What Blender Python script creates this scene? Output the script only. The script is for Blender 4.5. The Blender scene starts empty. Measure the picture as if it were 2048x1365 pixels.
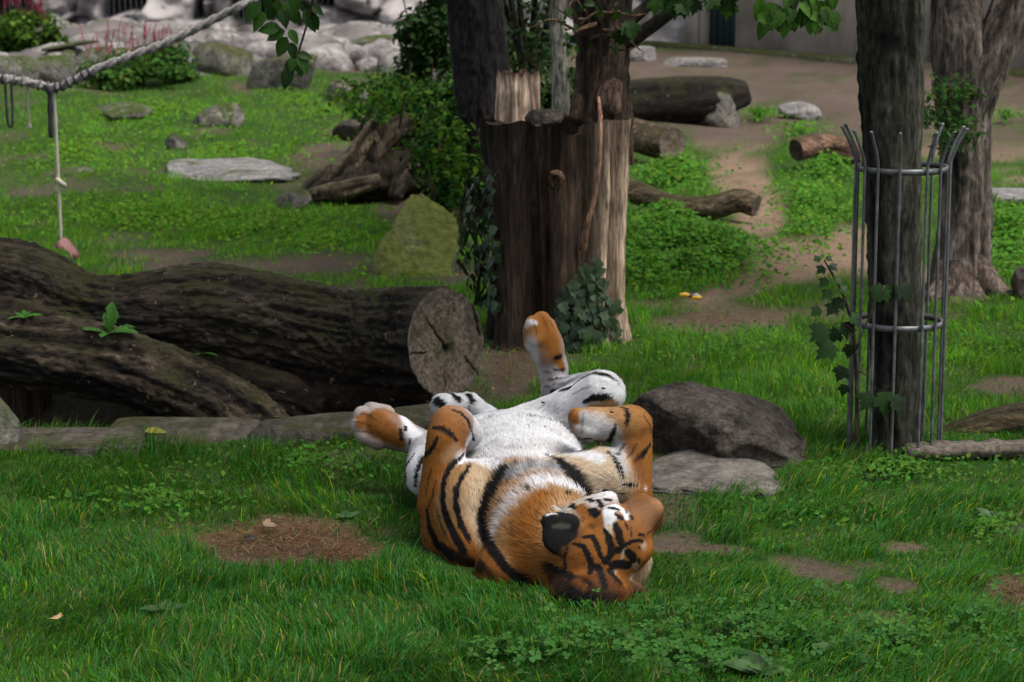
import bpy, bmesh, math, random
import numpy as np
from mathutils import Vector, Matrix, Euler, noise
from mathutils.bvhtree import BVHTree

# ------------------------------------------------------------------ camera, sky, sun, exposure
SC = bpy.context.scene
COL = SC.collection
PITCH = math.radians(10.8)
FPX = 4500.0                      # focal length in pixels of the 2048 px wide photograph
CAM_H = 2.0
cam_data = bpy.data.cameras.new('camera')
cam_data.sensor_width = 36.0
cam_data.lens = 36.0 * FPX / 2048.0
cam_data.clip_start = 0.05
cam_data.clip_end = 400.0
cam_data.dof.use_dof = True
cam_data.dof.focus_distance = 6.75
cam_data.dof.aperture_fstop = 6.8
cam = bpy.data.objects.new('camera', cam_data)
cam.location = (0, 0, CAM_H)
cam.rotation_euler = (math.pi / 2 - PITCH, 0, 0)
COL.objects.link(cam)
SC.camera = cam

SUN_EL, SUN_AZ = math.radians(64), math.radians(118)     # azimuth measured from +Y towards +X
world = bpy.data.worlds.new('World')
SC.world = world
world.use_nodes = True
_nt = world.node_tree
_nt.nodes.clear()
_sky = _nt.nodes.new('ShaderNodeTexSky')
_sky.sky_type = 'NISHITA'
_sky.sun_disc = False
_sky.sun_elevation = SUN_EL
_sky.sun_rotation = SUN_AZ
_sky.air_density = 1.0
_sky.dust_density = 3.0
_sky.ozone_density = 1.0
_hs = _nt.nodes.new('ShaderNodeHueSaturation')
_hs.inputs['Saturation'].default_value = 0.35
_bg = _nt.nodes.new('ShaderNodeBackground')
_bg.inputs['Strength'].default_value = 0.07
_wo = _nt.nodes.new('ShaderNodeOutputWorld')
_nt.links.new(_sky.outputs[0], _hs.inputs['Color'])
_nt.links.new(_hs.outputs[0], _bg.inputs[0])
_nt.links.new(_bg.outputs[0], _wo.inputs[0])
sun_data = bpy.data.lights.new('sun', 'SUN')
sun_data.energy = 1.5
sun_data.angle = math.radians(32)
sun_data.color = (1.0, 0.95, 0.88)
sun = bpy.data.objects.new('sun', sun_data)
_sd = Vector((math.sin(SUN_AZ) * math.cos(SUN_EL), math.cos(SUN_AZ) * math.cos(SUN_EL), math.sin(SUN_EL)))
sun.rotation_euler = _sd.to_track_quat('Z', 'Y').to_euler()
sun.location = _sd * 50
COL.objects.link(sun)
SC.view_settings.view_transform = 'Standard'
SC.view_settings.look = 'None'
SC.view_settings.exposure = 1.5
SC.view_settings.gamma = 1.0
SC.cycles.max_bounces = 6
SC.cycles.diffuse_bounces = 3
SC.cycles.transparent_max_bounces = 8
SC.cycles.use_denoising = True

# ------------------------------------------------------------------ helpers
RNG = np.random.default_rng(7)
random.seed(7)
_F = np.array([0, math.cos(PITCH), -math.sin(PITCH)])
_U = np.array([0, math.sin(PITCH), math.cos(PITCH)])
_R = np.array([1.0, 0, 0])
_C = np.array([0, 0, CAM_H])


def ray(px, py):
    return _F + _R * ((px - 1024.0) / FPX) - _U * ((py - 682.5) / FPX)


def P(px, py, Y):
    """the place at distance Y that is seen in direction (px, py) from the spot where the photographer stood"""
    d = ray(px, py)
    return _C + d * (Y / d[1])


def ground_h(x, y):
    x = np.asarray(x, float); y = np.asarray(y, float)
    h = 0.035 * np.sin(x * 1.3 + 0.4) * np.sin(y * 0.9 + 1.0) + 0.02 * np.sin(x * 2.9 + y * 1.7)
    h = h * np.clip((np.abs(y - 6.9) - 0.3) * 0.8, 0, 1)
    # sunk strip behind the stone edging, under the fallen log
    h = h - 0.10 * np.exp(-((y - 9.15) / 0.33) ** 2) / (1 + np.exp((x + 0.15) * 8))
    # bank that climbs slowly at the back left
    h = h + 0.012 * np.clip(y - 14, 0, 16) / (1 + np.exp((x + 0.5) * 0.8))
    return h


def G(px, py, dz=0.0):
    """the ground point seen in direction (px, py)"""
    d = ray(px, py)
    t = (CAM_H - dz) / -d[2]
    for _ in range(12):
        p = _C + d * t
        t = (CAM_H - dz - float(ground_h(p[0], p[1]))) / -d[2]
    return _C + d * t


def mpp(Y):
    return Y / FPX * 1.01


def smooth_noise(p, scale, seed=0.0):
    """cheap vectorised value noise built of sines, about -1..1"""
    q = p * scale + seed
    a = np.sin(q[:, 0] * 1.7 + np.sin(q[:, 1] * 2.3 + seed) * 1.5) * np.cos(q[:, 1] * 1.3 + q[:, 2] * 1.9 + np.sin(q[:, 0] * 1.1))
    b = np.sin(q[:, 2] * 2.1 + np.sin(q[:, 0] * 1.9 - seed) * 1.3) * np.cos(q[:, 0] * 1.5 - q[:, 1] * 2.2)
    return 0.6 * a + 0.5 * b


def hashnoise(p, scale, seed=0):
    """vectorised trilinear value noise, 0..1"""
    q = np.asarray(p, float) * scale
    i = np.floor(q).astype(np.int64)
    f = q - i
    f = f * f * (3 - 2 * f)

    def hsh(a, b, c):
        n = (a * 73856093) ^ (b * 19349663) ^ (c * 83492791) ^ (seed * 2654435)
        n = (n ^ (n >> 13)) * 1274126177
        n = n & 0x7fffffff
        n = (n ^ (n >> 16)) * 668265261
        return ((n & 0x7fffffff) % 65536) / 65535.0
    r = 0
    for a in (0, 1):
        for b in (0, 1):
            for c in (0, 1):
                w = (f[:, 0] if a else 1 - f[:, 0]) * (f[:, 1] if b else 1 - f[:, 1]) * (f[:, 2] if c else 1 - f[:, 2])
                r = r + w * hsh(i[:, 0] + a, i[:, 1] + b, i[:, 2] + c)
    return r


def worley(p, seeds):
    """distance to the nearest seed, to the edge between cells, and the cell's number"""
    D = np.stack([((p - s) ** 2).sum(1) for s in seeds], 1)
    o = np.argpartition(D, 1, axis=1)[:, :2]
    d = np.sqrt(np.take_along_axis(D, o, 1)); k = d[:, 0] > d[:, 1]
    f1 = np.where(k, d[:, 1], d[:, 0]); f2 = np.where(k, d[:, 0], d[:, 1])
    return f1, f2 - f1, np.where(k, o[:, 1], o[:, 0])


def fbm(p, scale, octaves=4, seed=0):
    r = 0; a = 0.5; s = scale; tot = 0
    for o in range(octaves):
        r = r + a * hashnoise(p, s, seed + o * 17); tot += a; a *= 0.5; s *= 2.03
    return r / tot


def link(o, parent=None):
    COL.objects.link(o)
    if parent is not None:
        o.parent = parent
    return o


def tag(o, label=None, cat=None, group=None, kind=None):
    if label: o['label'] = label
    if cat: o['category'] = cat
    if group: o['group'] = group
    if kind: o['kind'] = kind
    return o


def empty(name, loc=(0, 0, 0)):
    o = bpy.data.objects.new(name, None)
    o.empty_display_size = 0.05
    o.location = loc
    return link(o)


def mesh_np(name, v, faces, mat=None, parent=None, smooth=True, col=None, normals=None):
    """numpy verts + (list of face index arrays, each n x k) -> ONE mesh object. Vertices are in the world;
    the object keeps the identity transform relative to the world, parents included."""
    me = bpy.data.meshes.new(name)
    v = np.asarray(v, np.float32)
    if not isinstance(faces, (list, tuple)): faces = [faces]
    faces = [np.asarray(f, np.int32) for f in faces if len(f)]
    me.vertices.add(len(v))
    me.vertices.foreach_set('co', v.ravel())
    nl = sum(f.size for f in faces); nf = sum(len(f) for f in faces)
    me.loops.add(nl); me.polygons.add(nf)
    me.loops.foreach_set('vertex_index', np.concatenate([f.ravel() for f in faces]))
    starts = []; s = 0
    for f in faces:
        k = f.shape[1]
        starts.append(np.arange(len(f)) * k + s); s += f.size
    me.polygons.foreach_set('loop_start', np.concatenate(starts).astype(np.int32))
    me.update(calc_edges=True)
    if smooth:
        me.polygons.foreach_set('use_smooth', np.ones(nf, bool))
    if col is not None:
        a = me.color_attributes.new('Col', 'FLOAT_COLOR', 'POINT')
        c = np.ones((len(v), 4), np.float32); c[:, :3] = col
        a.data.foreach_set('color', c.ravel())
    if normals is not None:
        me.normals_split_custom_set_from_vertices(np.asarray(normals, np.float32))
    if mat is not None: me.materials.append(mat)
    o = bpy.data.objects.new(name, me)
    link(o, parent)
    if parent is not None:
        o.matrix_parent_inverse = Matrix.Translation(parent.location).inverted() if parent.parent is None else \
            Matrix.Translation(parent.location).inverted()
    return o


# ---- material helpers
def new_mat(name):
    m = bpy.data.materials.new(name); m.use_nodes = True
    nt = m.node_tree; nt.nodes.clear()
    out = nt.nodes.new('ShaderNodeOutputMaterial')
    b = nt.nodes.new('ShaderNodeBsdfPrincipled')
    nt.links.new(b.outputs[0], out.inputs[0])
    return m, nt, b


def N(nt, typ, **kw):
    n = nt.nodes.new(typ)
    for k, v in kw.items():
        if k in n.inputs: n.inputs[k].default_value = v
        else: setattr(n, k, v)
    return n


def ramp(nt, stops, fac):
    r = nt.nodes.new('ShaderNodeValToRGB')
    el = r.color_ramp.elements
    while len(el) < len(stops): el.new(0.5)
    for e, (p, c) in zip(el, stops):
        e.position = p; e.color = (*c, 1) if len(c) == 3 else c
    nt.links.new(fac, r.inputs[0])
    return r.outputs[0]


def noise_tex(nt, scale, detail=6, rough=0.6, vec=None, dist=0.0):
    n = N(nt, 'ShaderNodeTexNoise', Scale=scale, Detail=detail, Roughness=rough, Distortion=dist)
    if vec is not None: nt.links.new(vec, n.inputs['Vector'])
    return n.outputs['Fac']


def mapping(nt, scale=(1, 1, 1), rot=(0, 0, 0)):
    tc = N(nt, 'ShaderNodeTexCoord'); mp = N(nt, 'ShaderNodeMapping')
    mp.inputs['Scale'].default_value = scale; mp.inputs['Rotation'].default_value = rot
    nt.links.new(tc.outputs['Object'], mp.inputs['Vector'])
    return mp.outputs[0]


def mix(nt, a, b, fac, mode='MIX'):
    m = nt.nodes.new('ShaderNodeMix'); m.data_type = 'RGBA'; m.blend_type = mode
    for s, v in ((0, fac), (6, a), (7, b)):
        if isinstance(v, (int, float)): m.inputs[s].default_value = v
        elif isinstance(v, (tuple, list)): m.inputs[s].default_value = (*v, 1)
        else: nt.links.new(v, m.inputs[s])
    return m.outputs[2]


def bump(nt, b, height, strength=0.5, dist=0.01):
    bp = N(nt, 'ShaderNodeBump', Strength=strength, Distance=dist)
    nt.links.new(height, bp.inputs['Height'])
    nt.links.new(bp.outputs[0], b.inputs['Normal'])


def attr_mat(name, rough=0.6, spec=0.3, trans=0.0, sheen=0.0, sss=0.0):
    """colour comes from the piece's own colour attribute"""
    m, nt, b = new_mat(name)
    a = N(nt, 'ShaderNodeAttribute', attribute_name='Col')
    nt.links.new(a.outputs['Color'], b.inputs['Base Color'])
    b.inputs['Roughness'].default_value = rough
    b.inputs['Specular IOR Level'].default_value = spec
    if sheen: b.inputs['Sheen Weight'].default_value = sheen
    if trans:
        out = [n for n in nt.nodes if n.type == 'OUTPUT_MATERIAL'][0]
        t = N(nt, 'ShaderNodeBsdfTranslucent'); nt.links.new(a.outputs['Color'], t.inputs[0])
        mx = N(nt, 'ShaderNodeMixShader'); mx.inputs[0].default_value = trans
        nt.links.new(b.outputs[0], mx.inputs[1]); nt.links.new(t.outputs[0], mx.inputs[2])
        nt.links.new(mx.outputs[0], out.inputs[0])
    return m
# ------------------------------------------------------------------ shapes used all over the place
def catmull(pts, n):
    pts = np.asarray(pts, float)
    q = np.concatenate([[2 * pts[0] - pts[1]], pts, [2 * pts[-1] - pts[-2]]])
    seg = len(pts) - 1
    out = []
    for i in range(n):
        t = i / (n - 1) * seg
        k = min(int(t), seg - 1); u = t - k
        a, b, c, d = q[k:k + 4]
        out.append(.5 * (2 * b + (c - a) * u + (2 * a - 5 * b + 4 * c - d) * u * u + (3 * b - a - 3 * c + d) * u ** 3))
    return np.array(out)


def tube(path, radii, nu=24, nv=40, rough=0.0, gscale=14.0, axial=0.12, seed=0, flat=1.0, cap=(True, True), fine=0.0, calm=0.0):
    """a bent, tapering trunk with grooves that run along it; returns verts, quads, tris, (theta, t) of each vertex"""
    c = catmull(path, nv); r = catmull(np.asarray(radii, float)[:, None], nv)[:, 0]
    tan = np.gradient(c, axis=0); tan /= np.linalg.norm(tan, axis=1)[:, None] + 1e-12
    up = np.array([0, 0, 1.0]) if abs(tan[0][2]) < .9 else np.array([0, 1.0, 0])
    n1 = np.cross(tan[0], up); n1 /= np.linalg.norm(n1)
    L = np.concatenate([[0], np.cumsum(np.linalg.norm(np.diff(c, axis=0), axis=1))])
    th = np.linspace(0, 2 * math.pi, nu, endpoint=False)
    DS = np.full((nv, nu), .5)
    V = np.zeros((nv, nu, 3)); TH = np.tile(th, (nv, 1)); TT = np.tile(np.linspace(0, 1, nv)[:, None], (1, nu))
    for i in range(nv):
        n1 = n1 - tan[i] * (n1 @ tan[i]); n1 /= np.linalg.norm(n1)
        n2 = np.cross(tan[i], n1)
        dirs = np.cos(th)[:, None] * n1 + np.sin(th)[:, None] * n2 * flat
        rr = r[i] * np.ones(nu)
        if rough:
            q = np.stack([np.cos(th) * r[i], np.sin(th) * r[i], np.full(nu, L[i] * axial)], 1)
            g = fbm(q, gscale, 4, seed)
            rid = 1 - np.abs(2 * g - 1)
            big = fbm(np.stack([np.cos(th) * r[i], np.sin(th) * r[i], np.full(nu, L[i] * .5)], 1), gscale * .25, 2, seed + 5) - .5
            cm_ = 1.0 if not calm else min(1.0, .22 + (nv - 1 - i) / nv / calm)
            rr = rr + cm_ * (rough * (rid - .6) * 1.2 + rough * 1.6 * big)
            DS[i] = np.clip((rid - .45) * 1.9, 0, 1)
            if fine:
                fn = fbm(q * [1, 1, 5], gscale * 3, 3, seed + 9) - .5
                rr = rr + fine * fn * 1.6 * cm_; DS[i] = np.clip(DS[i] + fn * .9, 0, 1)
        V[i] = c[i] + dirs * rr[:, None]
    idx = np.arange(nv * nu).reshape(nv, nu)
    a = idx[:-1]; b = idx[1:]
    quads = np.stack([a, np.roll(a, -1, 1), np.roll(b, -1, 1), b], -1).reshape(-1, 4)
    v = V.reshape(-1, 3); tris = []
    if cap[0]:
        v = np.concatenate([v, [V[0].mean(0) - tan[0] * r[0] * .15]]); k = len(v) - 1
        tris.append(np.stack([np.full(nu, k), np.roll(idx[0], -1), idx[0]], 1))
    if cap[1]:
        v = np.concatenate([v, [V[-1].mean(0) + tan[-1] * r[-1] * .15]]); k = len(v) - 1
        tris.append(np.stack([np.full(nu, k), idx[-1], np.roll(idx[-1], -1)], 1))
    tris = np.concatenate(tris) if tris else np.zeros((0, 3), int)
    th_t = (TH.ravel(), TT.ravel(), DS.ravel())
    return v, quads, tris, th_t, V, tan


def cut_face(name, ring, normal, mat, parent, cracks=(), seed=0, nr=30, heart=(0, 0), tone=1.0):
    """sawn end of a log: growth rings, heart and radial splits cut into the surface"""
    c0 = ring.mean(0); nu = len(ring)
    normal = normal / np.linalg.norm(normal)
    ax1 = np.cross(normal, [0, 0, 1.0]); ax1 /= np.linalg.norm(ax1); ax2 = np.cross(normal, ax1)
    V = []; R = np.linalg.norm(ring - c0, axis=1).mean()
    ts = np.linspace(0, 1, nr + 1)[1:]
    hp = c0 + ax1 * heart[0] * R + ax2 * heart[1] * R
    V.append(hp[None]); T = [np.zeros(1)]
    for t in ts:
        V.append(hp + (ring - hp) * t); T.append(np.full(nu, t))
    V = np.concatenate(V); T = np.concatenate(T)
    q = np.stack([(V - c0) @ ax1, (V - c0) @ ax2], 1) / R
    V = V + normal * (0.004 + 0.006 * (fbm(np.c_[q * 1.0, q[:, :1] * 0], 5.0, 3, seed) - .5))[:, None] * np.where(T < .985, 1, 0)[:, None]
    dk = np.zeros(len(V))
    for (x0, y0, x1, y1, w) in cracks:
        a = np.array([x0, y0]); b = np.array([x1, y1]); ab = b - a
        t = np.clip(((q - a) @ ab) / (ab @ ab), 0, 1)
        wob = 0.010 * np.sin(t * 17 + x0 * 9)
        d = np.linalg.norm(q - a - t[:, None] * ab + wob[:, None] * np.array([ab[1], -ab[0]]) / np.linalg.norm(ab), axis=1)
        dk = np.maximum(dk, np.exp(-(d / (w * (1.1 - .7 * t))) ** 2))
    V = V - normal * (dk * .035)[:, None]
    ringn = np.sin(T * 90 + 6 * fbm(np.c_[q, q[:, :1] * 0], 2.0, 2, seed)) * .5 + .5
    n1 = fbm(np.c_[q, q[:, :1] * 0], 3.0, 4, seed + 3)
    n2 = fbm(np.c_[q, q[:, :1] * 0], 14.0, 3, seed + 4)
    base = np.array([.150, .118, .095]) * tone; dark = np.array([.060, .048, .036]) * tone; mossy = np.array([.06, .06, .024]) * tone
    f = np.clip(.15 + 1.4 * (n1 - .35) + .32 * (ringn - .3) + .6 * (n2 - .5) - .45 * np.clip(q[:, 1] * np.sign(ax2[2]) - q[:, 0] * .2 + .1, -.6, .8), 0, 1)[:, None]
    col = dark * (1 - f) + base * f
    hm = np.clip((.45 - T) * 4, 0, 1)[:, None] * .6
    col = col * (1 - hm) + mossy * hm
    col = col * (1 - .85 * dk[:, None])
    faces = []
    i = np.arange(nu); j = (i + 1) % nu
    faces.append(np.stack([np.zeros(nu, int), 1 + i, 1 + j], 1))
    qd = []
    for k in range(nr - 1):
        a = 1 + k * nu; b = a + nu
        qd.append(np.stack([a + i, b + i, b + j, a + j], 1))
    return mesh_np(name, V, [np.concatenate(qd), faces[0]], mat, parent, col=col)


_ICO = {}


def rock_verts(seed, cuts=9, rough=.05, box=.55, sub=4):
    """unit rock: a rounded block with flat broken faces; spans about -1..1"""
    if sub not in _ICO:
        bm = bmesh.new(); bmesh.ops.create_icosphere(bm, subdivisions=sub, radius=1)
        _ICO[sub] = (np.array([v.co[:] for v in bm.verts]), np.array([[v.index for v in f.verts] for f in bm.faces])); bm.free()
    v = _ICO[sub][0].copy()
    rg = np.random.default_rng(seed)
    p = 2 + 2.5 * box
    s = (np.abs(v) ** p).sum(1) ** (-1 / p)
    v = v * s[:, None]
    for _ in range(cuts):
        n = rg.normal(0, 1, 3); n[2] = n[2] * .8 + .25; n /= np.linalg.norm(n)
        c = rg.uniform(.62, .92)
        v = v - np.clip(v @ n - c, 0, None)[:, None] * n * .92
    d = fbm(v, 2.2, 3, seed) - .5
    d2 = fbm(v, 6.0, 4, seed + 3) - .5
    d3 = 1 - np.abs(2 * fbm(v, 9.0, 4, seed + 5) - 1)
    v = v * (1 + rough * 2.2 * d + rough * 1.5 * d2 + rough * .75 * (d3 - .7))[:, None]
    v = v - (v.max(0) + v.min(0)) / 2
    return v / np.abs(v).max(0), _ICO[sub][1]


EXCL = []      # places where no grass grows: (x, y, rx, ry, rotation)


def rock(name, x0, x1, ytop, ybase, mat, label, depth=None, seed=0, sink=.25, cuts=9, rough=.05, box=.55, tilt=(0, 0), Y=None, rot=0.0, group=None, cat='boulder', shear=0.0, z0=None, layers=0, profile=None):
    cx = (x0 + x1) / 2
    g = G(cx, ybase) if Y is None else P(cx, ybase, Y)
    w = (x1 - x0) * mpp(g[1]) / 2
    d = w * .7 if depth is None else depth
    Yc = g[1] + d * .8
    gz = float(ground_h(g[0], Yc)) if z0 is None else z0
    top = P(cx, ytop, Yc)[2] - gz
    v, f = rock_verts(seed, cuts, rough, box, 5 if x1 - x0 > 180 and g[1] < 16 else 4)
    h = top * (1 + sink) / 2
    if layers:
        zq = np.round(v[:, 2] * layers + .25 * np.sin(v[:, 0] * 5)) / layers
        v[:, 2] = v[:, 2] * .25 + zq * .75
    if profile:                       # half widths change with height: (height 0..1, left, right) in photograph columns
        hf = np.clip((v[:, 2] * h + top - h) / top, 0, 1)
        bins = np.clip(((v[:, 2] + 1) * 12).astype(int), 0, 23)
        loc = np.array([np.abs(v[bins == k, 0]).max() if (bins == k).any() else 1 for k in range(24)])
        zc = (np.arange(24) + .5) / 12 - 1
        xn = v[:, 0] / np.maximum(np.interp(v[:, 2], zc, loc), .15)
        pr_ = sorted(profile)
        xl = np.interp(hf, [p[0] for p in pr_], [p[1] for p in pr_]); xr = np.interp(hf, [p[0] for p in pr_], [p[2] for p in pr_])
        nzx = 1 + rough * 1.5 * (fbm(v, 3.0, 4, seed + 7) - .5)
        v = np.c_[(((xl + xr) / 2 - cx) + xn * nzx * (xr - xl) / 2) * mpp(g[1]) / w, v[:, 1:]]
    v = v * [w, d, h]
    v[:, 2] += shear * v[:, 0]
    R = np.array(Euler((tilt[0], tilt[1], rot)).to_matrix())
    v = v @ R.T
    xs = g[0] * Yc / g[1]
    v = v + [0, 0, top - v[:, 2].max()]
    o = mesh_np(name, v, f, mat)
    o.location = (xs, Yc, gz)
    tag(o, label, cat, group)
    EXCL.append((xs, Yc, w * .92, d * .9, rot))
    return o


# ------------------------------------------------------------------ what the ground is made of
def to_px(x, y, z):
    q = np.stack([x, y, z - CAM_H], -1)
    w = q @ _F
    return 1024 + FPX * (q @ _R) / w, 682.5 - FPX * (q @ _U) / w


# bare earth: centre, half width, half height and slope as they lie on the ground seen from the photographer's place
_BARE = [(560, 1085, 150, 48, 0), (690, 1105, 70, 22, 0), (1620, 1138, 95, 20, .18), (1345, 1085, 55, 20, 0), (1450, 1100, 60, 10, .1), (1790, 1170, 50, 12, .1), (2030, 1185, 60, 30, 0), (1800, 1095, 45, 10, 0), (1760, 1240, 60, 18, 0),
         (1470, 275, 90, 30, 0), (1480, 350, 60, 50, .1), (1520, 430, 55, 60, 0), (1590, 520, 120, 42, -.1), (1500, 575, 130, 16, -.2), (1440, 645, 140, 22, -.05), (1700, 500, 80, 50, 0), (1390, 655, 90, 16, 0), (1900, 570, 110, 35, 0), (2010, 770, 60, 18, 0),
         (1660, 215, 500, 62, 0), (1960, 290, 140, 32, 0), (1500, 140, 420, 45, 0), (1900, 180, 300, 70, 0),
         (500, 530, 240, 14, 0), (640, 525, 110, 22, 0), (880, 545, 90, 22, 0), (230, 215, 40, 8, 0), (210, 290, 40, 8, 0), (420, 260, 40, 8, 0), (60, 390, 60, 6, 0), (690, 300, 90, 14, 0), (690, 130, 60, 18, 0), (620, 320, 60, 10, 0),
         (1020, 730, 60, 60, 0), (850, 430, 90, 30, 0), (480, 175, 30, 8, 0), (700, 265, 60, 10, 0), (320, 510, 110, 10, 0)]


def bare(x, y):
    """0 lawn .. 1 bare earth"""
    x = np.asarray(x, float); y = np.asarray(y, float)
    z = ground_h(x, y)
    px, py = to_px(x, y, z)
    m = np.zeros_like(x)
    for (cx, cy, rx, ry, sl) in _BARE:
        d = ((px - cx) / rx) ** 2 + ((py - cy - sl * (px - cx)) / ry) ** 2
        m = np.maximum(m, np.clip(1.5 - d, 0, 1))
    n = fbm(np.stack([x, y, 0 * x], 1), 1.8, 3, 11)
    n9 = fbm(np.stack([x, y, 0 * x], 1), 7.0, 3, 12)
    m = np.clip(m * (.35 + 1.5 * n) + (n9 - .5) * 1.6 * (m > .02), 0, 1.2)
    m = np.maximum(m, np.clip((n - .63) * 5, 0, .6))
    strip = np.exp(-((y - 9.15) / .35) ** 2) / (1 + np.exp((x + .1) * 8))
    return np.clip(np.maximum(m, strip), 0, 1)


ys = np.concatenate([np.linspace(3.2, 10, 150), 10 * 1.022 ** np.arange(1, 75), [60, 80, 120, 200]])
xs_ = np.linspace(-1, 1, 190)
xs_ = np.sign(xs_) * np.abs(xs_) ** 1.25
GX = xs_[None, :] * (2.2 + ys[:, None] * .48); GY = np.repeat(ys[:, None], len(xs_), 1)
GZ = ground_h(GX.ravel(), GY.ravel())
gv = np.stack([GX.ravel(), GY.ravel(), GZ], 1)
gb = bare(gv[:, 0], gv[:, 1])
gn = fbm(gv, 3.0, 4, 21)
gv[:, 2] += .012 * (fbm(gv, 9.0, 3, 5) - .5) * np.clip(gb * 2, 0, 1) - .008 * gb
far = np.clip((gv[:, 1] - 17) / 8, 0, 1)[:, None] * np.clip((gv[:, 0] + .5) * 2, 0, 1)[:, None]
red = (np.clip(1 - np.abs(gv[:, 1] - 7.15) / .5, 0, 1) * np.clip(-gv[:, 0] - .1, 0, .6) / .6)[:, None]
earth = np.array([.080, .060, .046]) * (1 - far) + np.array([.092, .068, .056]) * far
earth = earth * (1 - .75 * red) + np.array([.095, .046, .024]) * .75 * red
pathw = np.clip((gv[:, 1] - 10) / 3, 0, 1) * np.clip((20 - gv[:, 1]) / 2, 0, 1) * np.clip(gv[:, 0] * 2, 0, 1)
earth = earth * (1 - .6 * pathw[:, None]) + np.array([.27, .185, .130]) * .6 * pathw[:, None]
turf = np.array([.014, .034, .005]) * (1 - gn[:, None]) + np.array([.036, .075, .010]) * gn[:, None]
gcol = turf * (1 - gb[:, None]) + earth * (.7 + .6 * gn[:, None]) * gb[:, None]
gi = np.arange(len(gv)).reshape(len(ys), len(xs_))
gq = np.stack([gi[:-1, :-1], gi[:-1, 1:], gi[1:, 1:], gi[1:, :-1]], -1).reshape(-1, 4)
m_ground, nt, b = new_mat('ground_soil')
a_ = N(nt, 'ShaderNodeAttribute', attribute_name='Col')
vec = mapping(nt)
sp = ramp(nt, [(.3, (.55, .52, .5)), (.7, (1.4, 1.35, 1.3))], noise_tex(nt, 45, 6, .7, vec))
nt.links.new(mix(nt, a_.outputs['Color'], sp, 1.0, 'MULTIPLY'), b.inputs['Base Color'])
b.inputs['Roughness'].default_value = .95; b.inputs['Specular IOR Level'].default_value = .15
bump(nt, b, noise_tex(nt, 60, 8, .7, vec), .6, .02)
ground = mesh_np('ground', gv, gq, m_ground, col=gcol)
tag(ground, 'grassy ground with bare earth patches and paths', 'ground', kind='structure')


# ------------------------------------------------------------------ stone
def stone_mat(name, ca, cb, moss=(.05, .07, .015), moss_amt=.3, scale=6.0, bstr=.8, lich=.25):
    m, nt, b = new_mat(name)
    vec = mapping(nt)
    n1 = noise_tex(nt, scale, 8, .65, vec); n2 = noise_tex(nt, scale * 5, 6, .7, vec); n3 = noise_tex(nt, scale * .55, 4, .6, vec, .4)
    c = ramp(nt, [(.32, ca), (.68, cb)], n1)
    c = mix(nt, c, ramp(nt, [(.35, (.35, .35, .35)), (.65, (1.5, 1.5, 1.5))], n2), .85, 'MULTIPLY')
    geo = N(nt, 'ShaderNodeNewGeometry'); sep = N(nt, 'ShaderNodeSeparateXYZ')
    nt.links.new(geo.outputs['Normal'], sep.inputs[0])
    ma = N(nt, 'ShaderNodeMath', operation='MULTIPLY_ADD'); nt.links.new(sep.outputs['Z'], ma.inputs[0]); ma.inputs[1].default_value = .25
    nt.links.new(n3, ma.inputs[2])
    mf = ramp(nt, [(.72 - moss_amt * .6, (0, 0, 0)), (.86 - moss_amt * .4, (1, 1, 1))], ma.outputs[0])
    mcol = ramp(nt, [(.3, tuple(x * .5 for x in moss)), (.7, tuple(x * 1.5 for x in moss))], n2)
    c = mix(nt, c, mcol, mf)
    if lich:
        lf = ramp(nt, [(.60, (0, 0, 0)), (.66, (lich, lich, lich))], noise_tex(nt, scale * 2.3, 3, .5, vec, .8))
        c = mix(nt, c, tuple(min(.6, x * 1.9) for x in cb), lf)
    nt.links.new(c, b.inputs['Base Color'])
    b.inputs['Roughness'].default_value = .9; b.inputs['Specular IOR Level'].default_value = .2
    ad = N(nt, 'ShaderNodeMath', operation='ADD'); nt.links.new(n1, ad.inputs[0]); nt.links.new(n2, ad.inputs[1])
    bump(nt, b, ad.outputs[0], bstr, .05)
    return m


M_GREY = stone_mat('grey_stone', (.10, .09, .08), (.24, .22, .20), moss_amt=.35)
M_DARK = stone_mat('dark_porous_stone', (.042, .034, .028), (.155, .128, .108), moss=(.02, .018, .012), moss_amt=-.1, scale=9, bstr=1.0, lich=.15)
M_PALE = stone_mat('pale_stone', (.15, .14, .135), (.30, .285, .275), moss_amt=-.1, scale=5, lich=.1)
M_MOSS = stone_mat('mossy_stone', (.07, .066, .056), (.20, .19, .165), moss=(.050, .052, .016), moss_amt=.42, scale=4)
M_GREENSLAB = stone_mat('green_slab', (.15, .14, .11), (.28, .27, .19), moss=(.125, .145, .035), moss_amt=.72, scale=5, lich=0)
M_FLAT = stone_mat('flat_grey_stone', (.085, .075, .066), (.15, .135, .12), moss=(.05, .05, .02), moss_amt=-.25, scale=4, bstr=.6, lich=.1)
M_SLAB = stone_mat('edging_stone', (.062, .053, .042), (.115, .102, .085), moss=(.04, .042, .014), moss_amt=.15, scale=5, lich=.15)
M_CREAM = stone_mat('cast_rock', (.13, .118, .113), (.30, .275, .265), moss_amt=-.2, scale=2.2, lich=.12)
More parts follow.
